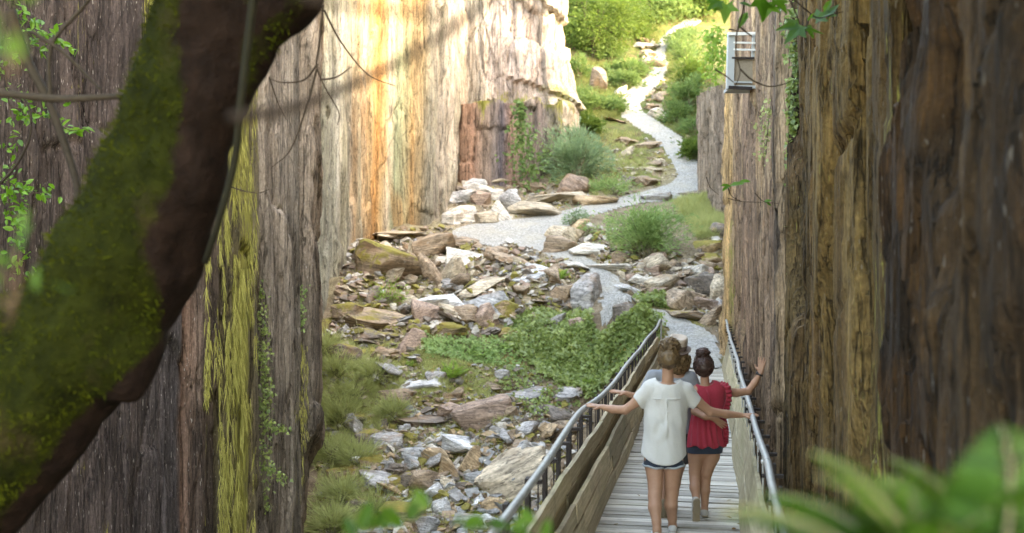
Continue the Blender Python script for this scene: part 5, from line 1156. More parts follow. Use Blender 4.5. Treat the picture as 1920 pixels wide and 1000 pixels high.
# --- shrubs
def shrub(label, px, py, w, h, mat, leaf, ncl, per, seed, group=None, shape='oval', deep=1., name='shrub', clump=.2, shell=.2, width=.5):
    b = on(px, py + h * .42); s = b[1] / F; g0_ = np.random.default_rng(seed + 5); r_ = (w * s * .45, w * s * .42 * deep, h * s * .46); g_ = np.random.default_rng(seed)
    c = b + [0, r_[1] * .5, h * s * .45]; t = empty(name, b, label, 'shrub', group)
    P, D, Nn, v, cc = crown_cloud(c, r_, ncl, per, seed, clump, shell); k_ = P[:, 2] > _H(P[:, 0], P[:, 1]) - .03; L = leaf * (.7 + .6 * g_.random(len(P)))
    D = unit(D + unit(P - (b - [0, 0, .1])) * 1.0); q_ = (P - c) / np.array(r_); lump = fbm(P[:, 0] * 2.0 / max(r_), P[:, 1] * 2.0 / max(r_), P[:, 2] * 2.0 / max(r_), seed, 2); P = c + (P - c) * (1 + .75 * lump)[:, None]; k_ &= g_.random(len(P)) < .55 + 1.3 * lump + .25
    leaves('foliage', P[k_], D[k_], Nn[k_], L[k_], L[k_] * width, shape, mat, t, v[k_])
    mb = MB()
    for q in cc[::max(1, len(cc) // 22)]: mb.tube(curve([b + g_.normal(size=3) * [.08, .08, 0], (b + q) / 2 + g_.normal(size=3) * .06 + [0, 0, .06], q], 7), np.linspace(.016, .005, 7), 5)
    mb.build('stem', M_STEM, t); return t
shrub('large blue green feathery shrub below the far rock face', 1082, 294, 140, 110, M_BLUE, .15, 150, 60, 701, width=.26, shape='blade', clump=.26)
shrub('leafy light green shrub among the rocks above the bridge end', 1214, 440, 160, 112, M_SHRUB, .095, 170, 70, 702, width=.4, clump=.2)
shrub('green bush at the foot of the yellow green tree', 1085, 130, 80, 40, M_FARSHRUB, .16, 60, 50, 703)
shrub('dark green creeping bush on the bank left of the upper path', 1180, 130, 80, 44, M_FARSHRUB, .14, 70, 50, 704)
shrub('green bush on the bank between the standing stone and the path', 1172, 152, 70, 34, M_FARSHRUB, .13, 60, 50, 705)
shrub('low green bush left of the standing stone', 1085, 180, 60, 36, M_FARSHRUB, .13, 40, 50, 706)
shrub('tall grey green bush right of the upper path', 1285, 105, 66, 90, M_FARSHRUB, .14, 80, 50, 707, shape='blade', width=.25)
shrub('green bush against the brown buttress right of the path', 1292, 180, 70, 70, M_FARSHRUB, .14, 70, 50, 708)
shrub('low yellow green bush at the right edge of the path bend', 1300, 240, 46, 44, M_FARSHRUB, .11, 40, 40, 709)
shrub('small green bush below the blue green shrub', 1150, 352, 90, 30, M_SHRUB, .10, 50, 45, 710)
shrub('pale green weed clump behind the rust topped rock', 1078, 412, 42, 30, M_BLUE, .08, 26, 40, 711)
shrub('small weed clump left of the leafy green shrub', 1104, 436, 24, 18, M_SHRUB, .07, 14, 36, 712)
shrub('pale green weeds under the golden moss boulder', 728, 556, 40, 28, M_FERN, .07, 22, 36, 713)
shrub('greenery tuft at the foot of the far rock face right end', 1010, 300, 50, 70, M_SHRUB, .12, 50, 40, 714)
shrub('light green bushes at the left edge of the ravine beside the grey slab', 640, 760, 80, 60, M_GRASS, .10, 60, 60, 715, shape='blade', width=.12)
for k, (px, py, w, h, m_, lab) in enumerate([(1112, 196, 74, 40, 0, 'green bush in front of the standing stone'), (1060, 220, 56, 46, 1, 'green bush beside the mossy ridge of the far rock face'), (1152, 200, 56, 30, 0, 'low bush just left of the upper path bend'), (1098, 236, 60, 34, 1, 'green bush above the blue green shrub'),
    (1278, 72, 60, 44, 0, 'bush beside the sunlit end of the path'), (1300, 140, 44, 56, 1, 'bush between the tall grey green bush and the buttress'), (1272, 214, 50, 46, 0, 'yellow green bush over the stacked brown slabs'), (1306, 284, 40, 40, 1, 'low bush where the path meets the buttress foot'), (1195, 60, 60, 40, 1, 'dark green bush under the trees at the path top'), (1145, 100, 70, 40, 0, 'spreading bush below the yellow green tree')]):
    shrub(lab, px, py, w, h, M_FARSHRUB if m_ == 0 else M_TREE, .14, 60, 50, 760 + k, clump=.25)
for k, (px, py, w, h, lab) in enumerate([(632, 700, 60, 46, 'grass tussock against the grey slab, highest on the ravine edge'), (672, 742, 74, 50, 'broad pale grass tussock left of the long dark rock bar'), (640, 790, 66, 50, 'grass tussock beside the dark mossy boulder'), (706, 700, 60, 34, 'low grass tussock left of the pale jagged slab'), (622, 850, 56, 56, 'tall grass tussock against the edge of the grey slab'),
    (668, 862, 60, 40, 'grass tussock above the mossy boulders of the ravine edge'), (640, 935, 70, 50, 'grass tussock between the two low mossy boulders'), (700, 960, 60, 40, 'grass tussock below the jagged grey rock'), (622, 985, 70, 50, 'grass tussock in the lowest left corner of the ravine'), (735, 775, 44, 26, 'small grass tussock at the end of the long dark rock bar'), (612, 655, 40, 36, 'grass tussock at the corner of the grey slab and the streaked wall')]):
    shrub(lab, px, py, w, h, M_GRASS, .20, 40, 60, 780 + k, shape='blade', width=.07, clump=.16, name='grass_tussock')
# climbing greenery on the far face
def climber(label, pts, w, n, leaf, mat, seed, shape='ivy', cat='climbing plant', normal=(0, -1, .2), stem=.006, name='climbing_ivy', depth=.06):
    g_ = np.random.default_rng(seed); C = curve(pts, 60); t = empty(name, C[-1], label, cat); mb = MB(); mb.tube(C, np.linspace(stem, stem * 1.6, 60), 5); mb.build('stem', M_STEM, t)
    i = g_.integers(0, 60, n); w_ = np.interp(i, np.linspace(0, 59, len(w)), w); P = C[i] + g_.normal(size=(n, 3)) * np.array([1, .4, 1]) * w_[:, None] + unit(np.array([normal])) * depth * g_.random((n, 1))
    D = unit(g_.normal(size=(n, 3)) + [0, -.3, -.8]); Nn = unit(np.array([normal]) + g_.normal(size=(n, 3)) * .5); L = leaf * (.6 + .7 * g_.random(n)); leaves('foliage', P, D, Nn, L, L * .9, shape, mat, t); return t
climber('green climber growing up the purple brown lower tier of the far face', [at(972, 190, 39.4), at(978, 240, 39.3), at(985, 300, 39.2), at(995, 335, 39.1)], [.08, .22, .34, .4], 560, .14, M_FARSHRUB, 720, 'oval')
climber('ivy strand hanging down the olive brown crag right of the walkers', [at(1492, 20, 11.9), at(1497, 120, 11.85), at(1490, 240, 11.8), at(1499, 340, 11.8), at(1494, 440, 11.8)], [.09, .05, .04, .045, .035], 620, .055, M_IVY, 721, normal=(-.7, -.7, .1), depth=.1)
climber('thin ivy trailing down beside the yellow moss column', [at(485, 530, 16.15), at(490, 640, 16.1), at(494, 720, 16.1), at(492, 800, 16.1), at(496, 955, 16.1)], [.05, .045, .07, .06, .03], 520, .05, M_IVY, 722, normal=(.8, -.5, .2), depth=.09)
climber('ivy sprig branching right from the trailing ivy, upper one', [at(496, 795, 16.1), at(515, 800, 16.0), at(538, 806, 15.95)], [.04, .05, .05], 70, .05, M_IVY, 723, normal=(.5, -.7, .2))
climber('ivy sprig branching right from the trailing ivy, lower one', [at(496, 872, 16.1), at(515, 888, 16.0), at(532, 898, 15.95)], [.04, .05, .05], 70, .05, M_IVY, 724, normal=(.5, -.7, .2))
climber('weeds growing out of the dark crack in the grey slab', [at(562, 540, 17.9), at(560, 575, 17.8), at(562, 620, 17.8)], [.06, .07, .04], 130, .06, M_SHRUB, 725, 'oval', normal=(.5, -.7, .2))
climber('leafy tuft sprouting from the right wall below the ladder cage', [at(1445, 200, 14.6), at(1440, 235, 14.5), at(1436, 290, 14.5)], [.07, .09, .06], 150, .05, M_GRASS, 726, 'oval', normal=(-.8, -.5, .1))
climber('green and yellow plants on the high wall left of the ladder cage', [at(1338, 60, 37), at(1336, 95, 36.7), at(1342, 140, 36.4)], [.18, .25, .2], 420, .13, M_FERN, 727, 'oval')
climber('small plant on the crag beside the bridge, above head height', [at(1492, 510, 11.6), at(1500, 522, 11.5), at(1510, 528, 11.5)], [.03, .04, .03], 40, .06, M_SHRUB, 728, 'oval', normal=(-.8, -.5, .1))
# --- ivy over the bank left of the bridge end
def ivy_patch(label, polygon, n, leaf, seed, lift=.10, mat=None, group=None, shape='ivy', name='ivy_patch'):
    g_ = np.random.default_rng(seed); f = poly(polygon); P = []
    while len(P) < n:
        x, y = f(g_)
        if x is None: continue
        P.append((x, y))
    Q = np.array([ghit(x, y) for x, y in P]); Q[:, :2] += g_.normal(size=(n, 2)) * .05; k_ = pathd(Q[:, 0], Q[:, 1]) > .05; k_ &= ~((np.abs(Q[:, 0] - bx(Q[:, 1])) < .95) & (Q[:, 1] < 24)); Q = Q[k_]; n = len(Q)
    Q[:, 2] = _H(Q[:, 0], Q[:, 1]); hx = (_H(Q[:, 0] + .1, Q[:, 1]) - Q[:, 2]) / .1; hy = (_H(Q[:, 0], Q[:, 1] + .1) - Q[:, 2]) / .1
    Nn = unit(np.stack([-hx, -hy, np.ones(n)], 1)); hum = np.clip(fbm(Q[:, 0] * 1.6, Q[:, 1] * 1.6, 0, seed, 3) + .45, 0, 1); k_ = g_.random(n) < .35 + hum
    Q = Q + Nn * (lift * (.3 + 1.6 * hum) * (.45 + .55 * g_.random(n)))[:, None]; D = unit(g_.normal(size=(n, 3)) + [0, -.6, -.5]); Nn = unit(Nn + [0, -.35, .2] + g_.normal(size=(n, 3)) * .4)
    L = leaf * (.6 + .7 * g_.random(n)); v = np.clip(hum * .4 + g_.random(n) * .6, 0, 1)
    o = leaves(name, Q[k_], D[k_], Nn[k_], L[k_], L[k_] * .95, shape, mat or M_IVY, None, v[k_]); return tag(o, label, 'ivy' if 'ivy' in name else 'plants', group, 'stuff')
ivy_patch('dense ivy carpet over the bank beside the bridge handrail', [(945, 600), (1000, 585), (1120, 590), (1150, 575), (1255, 572), (1252, 610), (1180, 690), (1110, 745), (1040, 720), (960, 660)], 13000, .085, 730, .11)
ivy_patch('ivy hanging down the near side of the capstone bank', [(1150, 565), (1255, 562), (1255, 600), (1200, 640), (1150, 620)], 3600, .085, 731, .2)
ivy_patch('sparse ivy creeping over the grey outcrops below the carpet', [(930, 690), (1090, 700), (1100, 760), (1010, 790), (940, 740)], 900, .075, 732, .1)
ivy_patch('green herb cover on the mossy slope left of the ivy carpet', [(790, 640), (940, 640), (1000, 700), (930, 690), (800, 670)], 2600, .07, 733, .12, M_SHRUB, None, 'oval', 'herb_patch')
ivy_patch('dark creeper on the bank below the yellow green tree', [(1130, 120), (1215, 130), (1215, 160), (1170, 185), (1140, 150)], 1600, .13, 734, .2, M_FARSHRUB, None, 'oval', 'creeper_patch')
# --- ferns
def frond(b, d, L, droop, npin, wid, g_, out):
    d = np.array(d, float); up = np.array([0, 0, 1.]); h = d.copy(); h[2] = 0; h /= np.linalg.norm(h) + 1e-9; sd_ = np.cross(h, up); P = []
    for j in range(npin + 1):
        u = j / npin; P.append(np.array(b) + d * L * u + up * (-droop * L * u * u) + sd_ * .04 * L * math.sin(u * 3 + g_.random() * .3))
    P = np.array(P); T = np.gradient(P, axis=0); T = unit(T); Nn = unit(np.cross(sd_[None], T)); Nn = Nn * np.sign(Nn[:, 2:3] + 1e-6); S = np.cross(T, Nn)
    for j in range(2, npin):
        u = j / npin; w_ = wid * L * (math.sin(min(1, u * 1.6 + .12) * 1.57)) * (1 - u)**.75 * 1.5
        for s_ in (-1, 1): out.append((P[j], S[j] * s_ + T[j] * .45 - up * .12, Nn[j] + g_.normal(size=3) * .12, w_, w_ * .26 + .004, g_.random()))
    return P
def fern(label, base, nf, L, seed, mat=None, droop=.35, npin=16, wid=.2, elev=(35, 70), az=(0, 360), group=None, pinw=1., rach=.004):
    g_ = np.random.default_rng(seed); base = np.array(base, float); t = empty('fern', base, label, 'fern', group); out = []; mb = MB()
    for k in range(nf):
        a = R(az[0] + (az[1] - az[0]) * (k + g_.random() * .7) / nf); e = R(g_.uniform(*elev)); Pk = frond(base, (math.cos(a) * math.cos(e), math.sin(a) * math.cos(e), math.sin(e)), L * g_.uniform(.75, 1.1), droop, npin, wid, g_, out); mb.tube(Pk, np.linspace(rach, rach * .3, len(Pk)), 5)
    P, D, Nn, l_, w_, v = [np.array(x) for x in zip(*out)]; leaves('frond', P, D, Nn, l_, w_ * pinw, 'blade' if False else 'diamond', mat or M_FERN, t, v, .6); mb.build('stalk', M_STEM, t)
fern('bright green fern with spreading fronds on the mossy ravine slope', on(846, 714), 15, .72, 740)
fern('low fern right of the bright fern, half in the herbs', on(905, 668), 11, .6, 741, elev=(20, 45))
fern('yellow green fern tuft between the pale slabs of the scree', on(1050, 528), 14, .62, 742)
fern('small light green fern close to the handrail at the ivy edge', on(1100, 722), 10, .42, 743, elev=(15, 50))
fern('small fern behind the ivy carpet left of the low fern', on(955, 655), 9, .5, 744, elev=(20, 45))
fern('fern growing on the mossy slope far from the bridge', on(770, 690), 8, .35, 745)
# big blurred foreground fern
FB = np.array(at(1840, 1270, 1.15)); g0 = gnd(1.3, 1.75)
fern('very large bright green fern close to the viewer at the lower right', FB, 28, .45, 750, M_NEARFERN, .40, 30, .19, (25, 70), (0, 360), None, .72, .004)
fern('second large fern frond cluster close by, left of the very large one', np.array(at(1715, 1125, 1.25)), 20, .21, 751, M_NEARFERN, .35, 28, .2, (30, 75), (60, 330), None, .72, .003)
fern('third fern cluster close by at the lower right corner', np.array(at(1930, 1180, 1.3)), 20, .36, 752, M_NEARFERN, .4, 26, .2, (30, 78), (60, 300), None, .72, .003)
# ================================================================== LEANING MOSSY TREE, close to the camera
def T_(px, py, dy=0.): return np.array(at(px, py, 4.5 + dy))
k45 = 4.5 / F
tr = empty('leaning_tree', T_(-330, 1330), 'leaning tree with a thick moss covered trunk and a dark stem, close to the viewer', 'tree')
def path_r(pts): 
    return [(T_(*a[:2], *(a[3:4])), a[2] * k45, T_(*b[:2], *(b[3:4])), b[2] * k45) for a, b in zip(pts[:-1], pts[1:])]
P = path_r([(-400, 1400, 180), (-195, 1080, 128), (25, 800, 120), (150, 635, 125), (234, 490, 120), (288, 345, 98), (330, 190, 84), (385, 60, 88), (420, -120, 86), (450, -420, 70)])
P += path_r([(316, 480, 58, -.05), (348, 330, 56, -.12), (372, 180, 62, -.12), (388, 40, 66, -.10), (395, -120, 60, -.05), (380, -400, 50)])
P += path_r([(380, 200, 62, -.05), (450, 90, 55, -.06), (540, -5, 52, -.06), (640, -120, 52, -.05), (780, -330, 44)])
P += [(T_(278, 400, -.24), .06, T_(286, 430, -.2), .07), (T_(225, 690, -.12), .12, T_(250, 660, -.1), .10), (T_(240, 706, -.10), .035, T_(246, 738, -.12), .018), (T_(40, 590, .0), .05, T_(12, 560, -.05), .03)]
def post(Fd, X, Y, Z): return Fd + .030 * fbm(X * 4, Y * 4, Z * 4, 81, 4) + .010 * fbm(X * 18, Y * 18, Z * 12, 82, 3)
def mossf(V):
    n1 = fbm(V[:, 0] * 3, V[:, 1] * 3, V[:, 2] * 3, 83, 3); px = 960 + F * V[:, 0] / V[:, 1]; py = 490 - F * (V[:, 2] - CZ) / V[:, 1]
    edge = np.interp(py, [-400, 0, 230, 330, 430, 480, 550, 640, 720, 800, 1000, 1400], [330, 332, 330, 318, 262, 270, 300, 290, 215, 130, -20, -300])
    m = sstep(26, -26, px - edge - 8 + 26 * n1 + 14 * fbm(V[:, 0] * 14, V[:, 1] * 14, V[:, 2] * 9, 84, 3)); up = sstep(430, 470, px) * sstep(60, -10, px - np.interp(py, [0, 200], [560, 430])) * sstep(240, 140, py)
    return np.clip(m * .95 + up * .55 * (n1 > -.1), 0, 1)
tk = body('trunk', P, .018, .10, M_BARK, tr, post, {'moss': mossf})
_me = tk.data; _n = len(_me.vertices); _v = np.zeros(_n * 3, np.float32); _me.vertices.foreach_get('co', _v); _v = _v.reshape(-1, 3).astype(float); _nm = np.zeros(_n * 3, np.float32); _me.vertices.foreach_get('normal', _nm); _nm = _nm.reshape(-1, 3).astype(float)
_ms = mossf(_v) + .25 * fbm(_v[:, 0] * 7, _v[:, 1] * 7, _v[:, 2] * 7, 85, 3); _gg = np.random.default_rng(86); _k = np.nonzero(_ms > .45)[0]; _k = _k[_gg.integers(0, len(_k), 26000)]
_P = _v[_k] + _gg.normal(size=(len(_k), 3)) * .008; _cl = fbm(_P[:, 0] * 11, _P[:, 1] * 11, _P[:, 2] * 11, 87, 2); leaves('moss', _P - _nm[_k] * .004, unit(_nm[_k] + _gg.normal(size=(len(_k), 3)) * .7), unit(_gg.normal(size=(len(_k), 3))), .022 * (.5 + _gg.random(len(_k)) + _cl.clip(0)), .006, 'blade', leaf_mat('trunk moss', (.010, .014, .001), (.058, .070, .006), .1, .95, .05), tr, np.clip(.5 + .7 * _cl + .25 * _gg.normal(size=len(_k)), 0, 1))
g_ = np.random.default_rng(5)
# its branches and the crown overhead (above the frame), which shade the near rocks
mb = MB(); cl = []
for (x, y, z) in ((.5, 2.2, 5.6), (-2.2, 3.2, 6.0), (1.2, 5.2, 6.6), (-.4, 6.8, 7.0), (2.4, 1.5, 6.0), (-3.4, 5.8, 6.6), (.6, 0.2, 6.0), (3.2, 4.0, 7.0), (-1.2, -1.5, 6.4), (2.4, -1.2, 6.2)):
    e = np.array([x, y, z + 0.]); b = T_(440, -350) if x < 1 else T_(760, -310); mb.tube(curve([b, (b + e) / 2 + [0, 0, .4], e], 12), np.linspace(.085, .02, 12), 7); cl.append(e)
mb.build('branch', M_BARK, tr)
Ps = []; 
for k, e in enumerate(cl): Ps.append(crown_cloud(e, (1.7, 1.7, .9), 34, 44, 900 + k, .45, .1)[:4])
Pc, Dc, Nc, vc = [np.concatenate(x) for x in zip(*Ps)]
pyc = 490 - F * (Pc[:, 2] - CZ) / np.maximum(Pc[:, 1], .1); kk = (pyc < -60) | (Pc[:, 1] < .3)
leaves('crown', Pc[kk], Dc[kk], Nc[kk], .17, .11, 'oval', M_MAPLE, tr, vc[kk])
def twig(label, polylines, r0, name='twig', cat='twig', mat=None, taper=.35, group=None, n=30, parent=None):
    mb = MB()
    for pl in polylines:
        C = curve(pl, n); rr = pl_r = r0; mb.tube(C, np.linspace(rr, rr * taper, n), 6)
    o = mb.build(name, mat or M_TWIG, parent); return tag(o, label, cat, group) if parent is None else o
# liana hanging past the trunk, the blurred bough, fine hanging twigs
twig('grey green liana hanging in front of the leaning trunk', [[at(482, -60, 3.9), at(470, 40, 3.9), at(452, 190, 3.9), at(440, 300, 3.95), (at(412, 410, 4.0)), at(385, 492, 4.1)]], .017, 'liana', 'liana', twig_mat('liana bark', (.005, .005, .0025), (.016, .015, .007)), .8)
twig('long blurred bough crossing in front of the streaked wall', [[at(430, 222, 1.25), at(540, 205, 1.25), at(680, 150, 1.25), at(800, 85, 1.25), at(925, -5, 1.25), at(1010, -70, 1.25)]], .0075, 'bough', 'branch', twig_mat('bough bark', (.006, .004, .003), (.018, .012, .009)), .5)
twig('upper blurred branch high across the streaked wall', [[at(560, -10, 1.0), at(640, 10, 1.0), at(740, 20, 1.0), at(830, 32, 1.0)]], .005, 'bough', 'branch', twig_mat('upper bough bark', (.006, .004, .003), (.018, .012, .009)), .7)
twig('fine bare twig hanging from the leaning tree before the streaked wall', [[at(606, 10, 6.5), at(598, 90, 6.5), at(594, 125, 6.5), at(610, 165, 6.5), at(635, 210, 6.5), at(633, 235, 6.5)], [at(608, 20, 6.5), at(640, 80, 6.5), at(690, 140, 6.5), at(742, 162, 6.5)],
      [at(596, 120, 6.5), at(570, 150, 6.5), at(530, 155, 6.5), at(505, 148, 6.5)], [at(594, 130, 6.5), at(575, 200, 6.5), at(545, 280, 6.5), at(510, 314, 6.5)], [at(600, 150, 6.5), at(630, 145, 6.5), at(660, 125, 6.5)]], .0075)
twig('thin curved twig in front of the moss column', [[at(432, 350, 7), at(455, 358, 7), at(485, 362, 7), at(505, 355, 7)], [at(505, 145, 7), at(520, 190, 7), at(537, 225, 7)]], .006)
for lab, pls, r0 in (('thick blurred sapling stem slanting across the dark slate on the left', [[at(20, 20, 5.2), at(50, 110, 5.2), at(95, 200, 5.2), at(140, 330, 5.2), at(150, 420, 5.2)]], .026),
                     ('thin blurred vine curving up the dark slate wall', [[at(95, 190, 5.0), at(92, 110, 5.0), at(105, 70, 5.0), at(150, 20, 5.0), at(200, -40, 5.0)], [at(60, 60, 5.0), at(120, 100, 5.0), at(190, 170, 5.0)]], .011),
                     ('bent dark twig among the ivy leaves at the left edge', [[at(0, 345, 8), at(30, 310, 8), at(55, 260, 8), at(57, 210, 8), at(40, 180, 8), at(15, 168, 8)]], .012), ('blurred level branch behind the sapling stem', [[at(-40, 170, 4.6), at(100, 185, 4.6), at(200, 182, 4.6), at(260, 178, 4.6)]], .020)):
    twig(lab, pls, r0, 'sapling_stem', 'branch', twig_mat('sapling bark', (.018, .014, .011), (.05, .04, .03)), .6)
# ivy leaves in front of the dark slate
def spray(label, pls, n, leaf, sp, seed, mat, shape='oval', name='leafy_spray', r0=.006, light=0.):
    g_ = np.random.default_rng(seed); C = [curve(p, 30) for p in pls]; t = empty(name, C[0][0], label, 'foliage'); mb = MB()
    for c in C: mb.tube(c, np.linspace(r0, r0 * .4, 30), 5)
    mb.build('stem', M_TWIG, t); P = np.array([C[g_.integers(len(C))][g_.integers(30)] for _ in range(n)]) + g_.normal(size=(n, 3)) * sp; L = leaf * (.6 + .7 * g_.random(n))
    leaves('foliage', P, unit(g_.normal(size=(n, 3)) + [.3, -.2, -.5]), unit(g_.normal(size=(n, 3)) * .6 + [.2, -.6, .7]), L, L * .62, shape, mat, t, np.clip(g_.random(n) + light, 0, 1)); return t
spray('small leaved ivy spray at the upper left on the dark slate', [[at(20, -20, 9.3), at(40, 40, 9.3), at(60, 70, 9.3), at(100, 85, 9.3)], [at(40, 30, 9.3), at(80, 60, 9.3), at(130, 90, 9.3)]], 90, .075, .06, 801, M_MAPLE, light=.2)
spray('ivy spray hanging along the left edge at mid height', [[at(5, 90, 9.2), at(15, 180, 9.2), at(25, 260, 9.2), at(15, 330, 9.2)], [at(20, 200, 9.2), at(60, 210, 9.2), at(115, 225, 9.2)]], 120, .07, .06, 802, M_MAPLE, light=.2)
spray('lower ivy spray at the left edge above the leaning trunk', [[at(15, 330, 9.0), at(20, 400, 9.0), at(35, 450, 9.0), at(35, 520, 9.0)], [at(15, 340, 9.0), at(50, 360, 9.0), at(90, 362, 9.0)]], 130, .07, .05, 803, M_MAPLE, light=.2)
spray('short twig with three pale leaves over the dark slate', [[at(110, 235, 8.6), at(135, 245, 8.6), at(160, 240, 8.6)]], 9, .09, .015, 804, M_MAPLE, light=.5)
# near blurred leaves at the frame edge
def bigleaves(label, pts, Y, L, seed, mat=None, sp=.02, name='near_leaves', n=3):
    g_ = np.random.default_rng(seed); t = empty(name, at(*pts[0], Y), label, 'leaves'); P = []; 
    for p in pts:
        for _ in range(n): P.append(np.array(at(*p, Y + g_.normal() * .04)) + g_.normal(size=3) * sp)
    P = np.array(P); m_ = len(P); leaves('foliage', P, unit(g_.normal(size=(m_, 3)) * .6 + [0, -.1, .8]), unit(g_.normal(size=(m_, 3)) * .4 + [0, -1, .4]), L * (.7 + .5 * g_.random(m_)), L * .5, 'oval', mat or M_MAPLE, t)
    mb = MB(); b = np.array(at(pts[0][0], pts[0][1] + 120, Y)); 
    for p in pts: mb.tube(curve([b, (b + np.array(at(*p, Y))) / 2 + [.01, 0, 0], at(*p, Y)], 8), .0025, 5)
    mb.build('stem', M_TWIG, t)
bigleaves('blurred green leaves hanging at the upper left corner', [(10, 30), (20, 60), (0, 10)], 1.0, .03, 811, M_NEARFERN)
bigleaves('blurred green leaves at the left edge beside the trunk', [(8, 500), (15, 530), (2, 560), (30, 470)], 1.4, .03, 812, M_NEARFERN, n=2)
bigleaves('blurred green leaves rising along the bottom edge below the ravine', [(670, 1000), (700, 985), (780, 975), (800, 960), (850, 985), (930, 990), (960, 1000), (760, 990), (720, 1005)], 2.0, .06, 813, M_NEARFERN, .012, n=2)
bigleaves('blurred leaf tips under the handrail at the bottom edge', [(985, 985), (1000, 1000)], 2.0, .05, 814, M_NEARFERN, .012, n=2)
# broad leaves overhead on the right
def palmate(c, d, n, L, mb, a):
    d = unit(np.array(d, float)); n = unit(np.array(n, float)); s_ = unit(np.cross(n, d)); n = np.cross(d, s_)
    out = [(0, 0)]
    for ang, ln in ((-118, .42), (-88, .30), (-62, .78), (-40, .46), (-4, 1.0), (0, 1.0), (36, .48), (62, .80), (88, .30), (120, .42)): out.append((math.cos(R(ang)) * ln * L, math.sin(R(ang)) * ln * L))
    V = [np.array(c) + d * x + s_ * y - n * (x * x + y * y) * .9 + n * abs(y) * .12 for x, y in out]
    mb.add(np.array(V), None, [[0, i, i + 1] for i in range(1, len(out) - 1)], None, a)
def branchlet(label, stems, lv, Y, name='broad_leaf_branch', r0=.006):
    t = empty(name, at(*stems[0][0], Y), label, 'branch'); mb = MB()
    for s_ in stems: mb.tube(curve([at(x, y, Y) for x, y in s_], 24), np.linspace(r0, r0 * .45, 24), 6)
    mb.build('stem', M_TWIG, t); mb = MB(); g_ = np.random.default_rng(int(stems[0][0][0]))
    for x, y, dx, dy, L, ty in lv:
        d = np.array([dx, -.25 + .3 * g_.normal() * .5, -dy]); n = np.array([.1 * g_.normal(), -.62, .75 + .1 * g_.normal()])
        if ty == 'p': palmate(at(x, y, Y + g_.normal() * .04), d, n, L, mb, g_.random())
        else:
            tv, tf = SHAPES['oval']; d = unit(d); s_ = unit(np.cross(n, d)); u = np.cross(d, s_); V = np.array(at(x, y, Y)) + d * (tv[:, :1] * L) + s_ * (tv[:, 1:2] * L * .55) + u * (tv[:, 2:] * L); mb.add(V, tf, None, None, g_.random())
    mb.build('leaf', M_MAPLE, t, False); return t
branchlet('drooping branch with broad lobed green leaves at the top right', [[(1400, -40), (1393, 20), (1382, 60), (1380, 100), (1388, 135), (1376, 168)], [(1388, 130), (1410, 150), (1440, 162), (1470, 158), (1490, 148)], [(1340, 130), (1360, 142), (1376, 155)], [(1386, 50), (1405, 65), (1412, 70)], [(1366, 55), (1382, 58)]],
          [(1345, 2, -.5, .5, .10, 'p'), (1335, -5, .3, 1, .10, 'p'), (1362, 8, -.1, 1, .12, 'p'), (1402, 22, -.45, .8, .12, 'o'), (1425, 0, .2, 1, .14, 'p'), (1440, 5, -.3, 1, .13, 'p'), (1455, 0, .6, .8, .12, 'p'), (1385, 5, .6, .3, .09, 'o')], 6.6)
branchlet('second leafy branch at the top right, over the olive brown crag', [[(1440, -40), (1480, -8), (1515, 22), (1535, 34), (1560, 28), (1580, 22)], [(1520, 28), (1512, 50), (1508, 60)], [(1470, -20), (1490, 20), (1500, 45)]],
          [(1498, 46, -1, .2, .15, 'p'), (1500, 52, -.8, .75, .14, 'p'), (1515, 40, .1, -.2, .08, 'o'), (1510, 55, 1, .15, .12, 'p'), (1515, 56, .5, .9, .07, 'o'), (1530, 36, .9, -.5, .13, 'p'), (1550, 30, .8, -.9, .10, 'p'), (1470, 5, -.7, .7, .08, 'o'), (1545, 24, .5, -1, .09, 'o'), (1490, 30, -.8, -.5, .08, 'o')], 6.6)
branchlet('small twig with two pale leaves before the right wall, level with the step stone', [[(1324, 332), (1332, 352), (1348, 366)], [(1365, 372), (1390, 378), (1430, 380)], [(1415, 362), (1432, 378), (1460, 382)], [(1365, 352), (1372, 368), (1390, 378)]],
          [(1368, 348, 1, -.15, .11, 'o'), (1372, 350, -.9, -.1, .09, 'o'), (1366, 350, -.6, .4, .07, 'o'), (1385, 342, 1, -.1, .09, 'o'), (1432, 378, .9, -.1, .06, 'o'), (1436, 380, .7, .4, .05, 'o')], 8.0, 'leafy_twig', .004)
# ================================================================== LADDER CAGE on the right wall
Yp = 17.4; a0 = at(1366, 60, Yp); 
pl = empty('ladder_cage', at(1390, 170, Yp), 'grey metal cage with white rungs fixed high on the right rock wall', 'platform')
def bar(p, q, w, name, mat, d=None):
    p, q = np.array(p), np.array(q); mb = MB(); v = (q - p) / 2; e = np.cross(v, [0, 1, 0]); e /= np.linalg.norm(e); mb.box((p + q) / 2, [v, e * w, np.array([0, w if d is None else d, 0])]); return mb.build(name, mat, pl, False)
bar(at(1371, 62, Yp), at(1368, 168, Yp), .055, 'post', M_PLAT, .06); bar(at(1413, 62, Yp + .02), at(1410, 166, Yp + .02), .022, 'post', M_PLAT);
bar(at(1366, 64, Yp - .09), at(1420, 63, Yp - .09), .022, 'top_rail', M_GLASSY)
for y in (80, 93): bar(at(1375, y, Yp - .05), at(1416, y + 1, Yp - .05), .013, 'rung', M_GLASSY)
bar(at(1372, 109, Yp - .05), at(1414, 109, Yp - .05), .014, 'rung', M_POST); bar(at(1366, 164, Yp - .07), at(1410, 166, Yp - .07), .024, 'base_rail', M_POST); bar(at(1373, 154, Yp - .05), at(1410, 155, Yp - .05), .012, 'rung', M_PLAT)
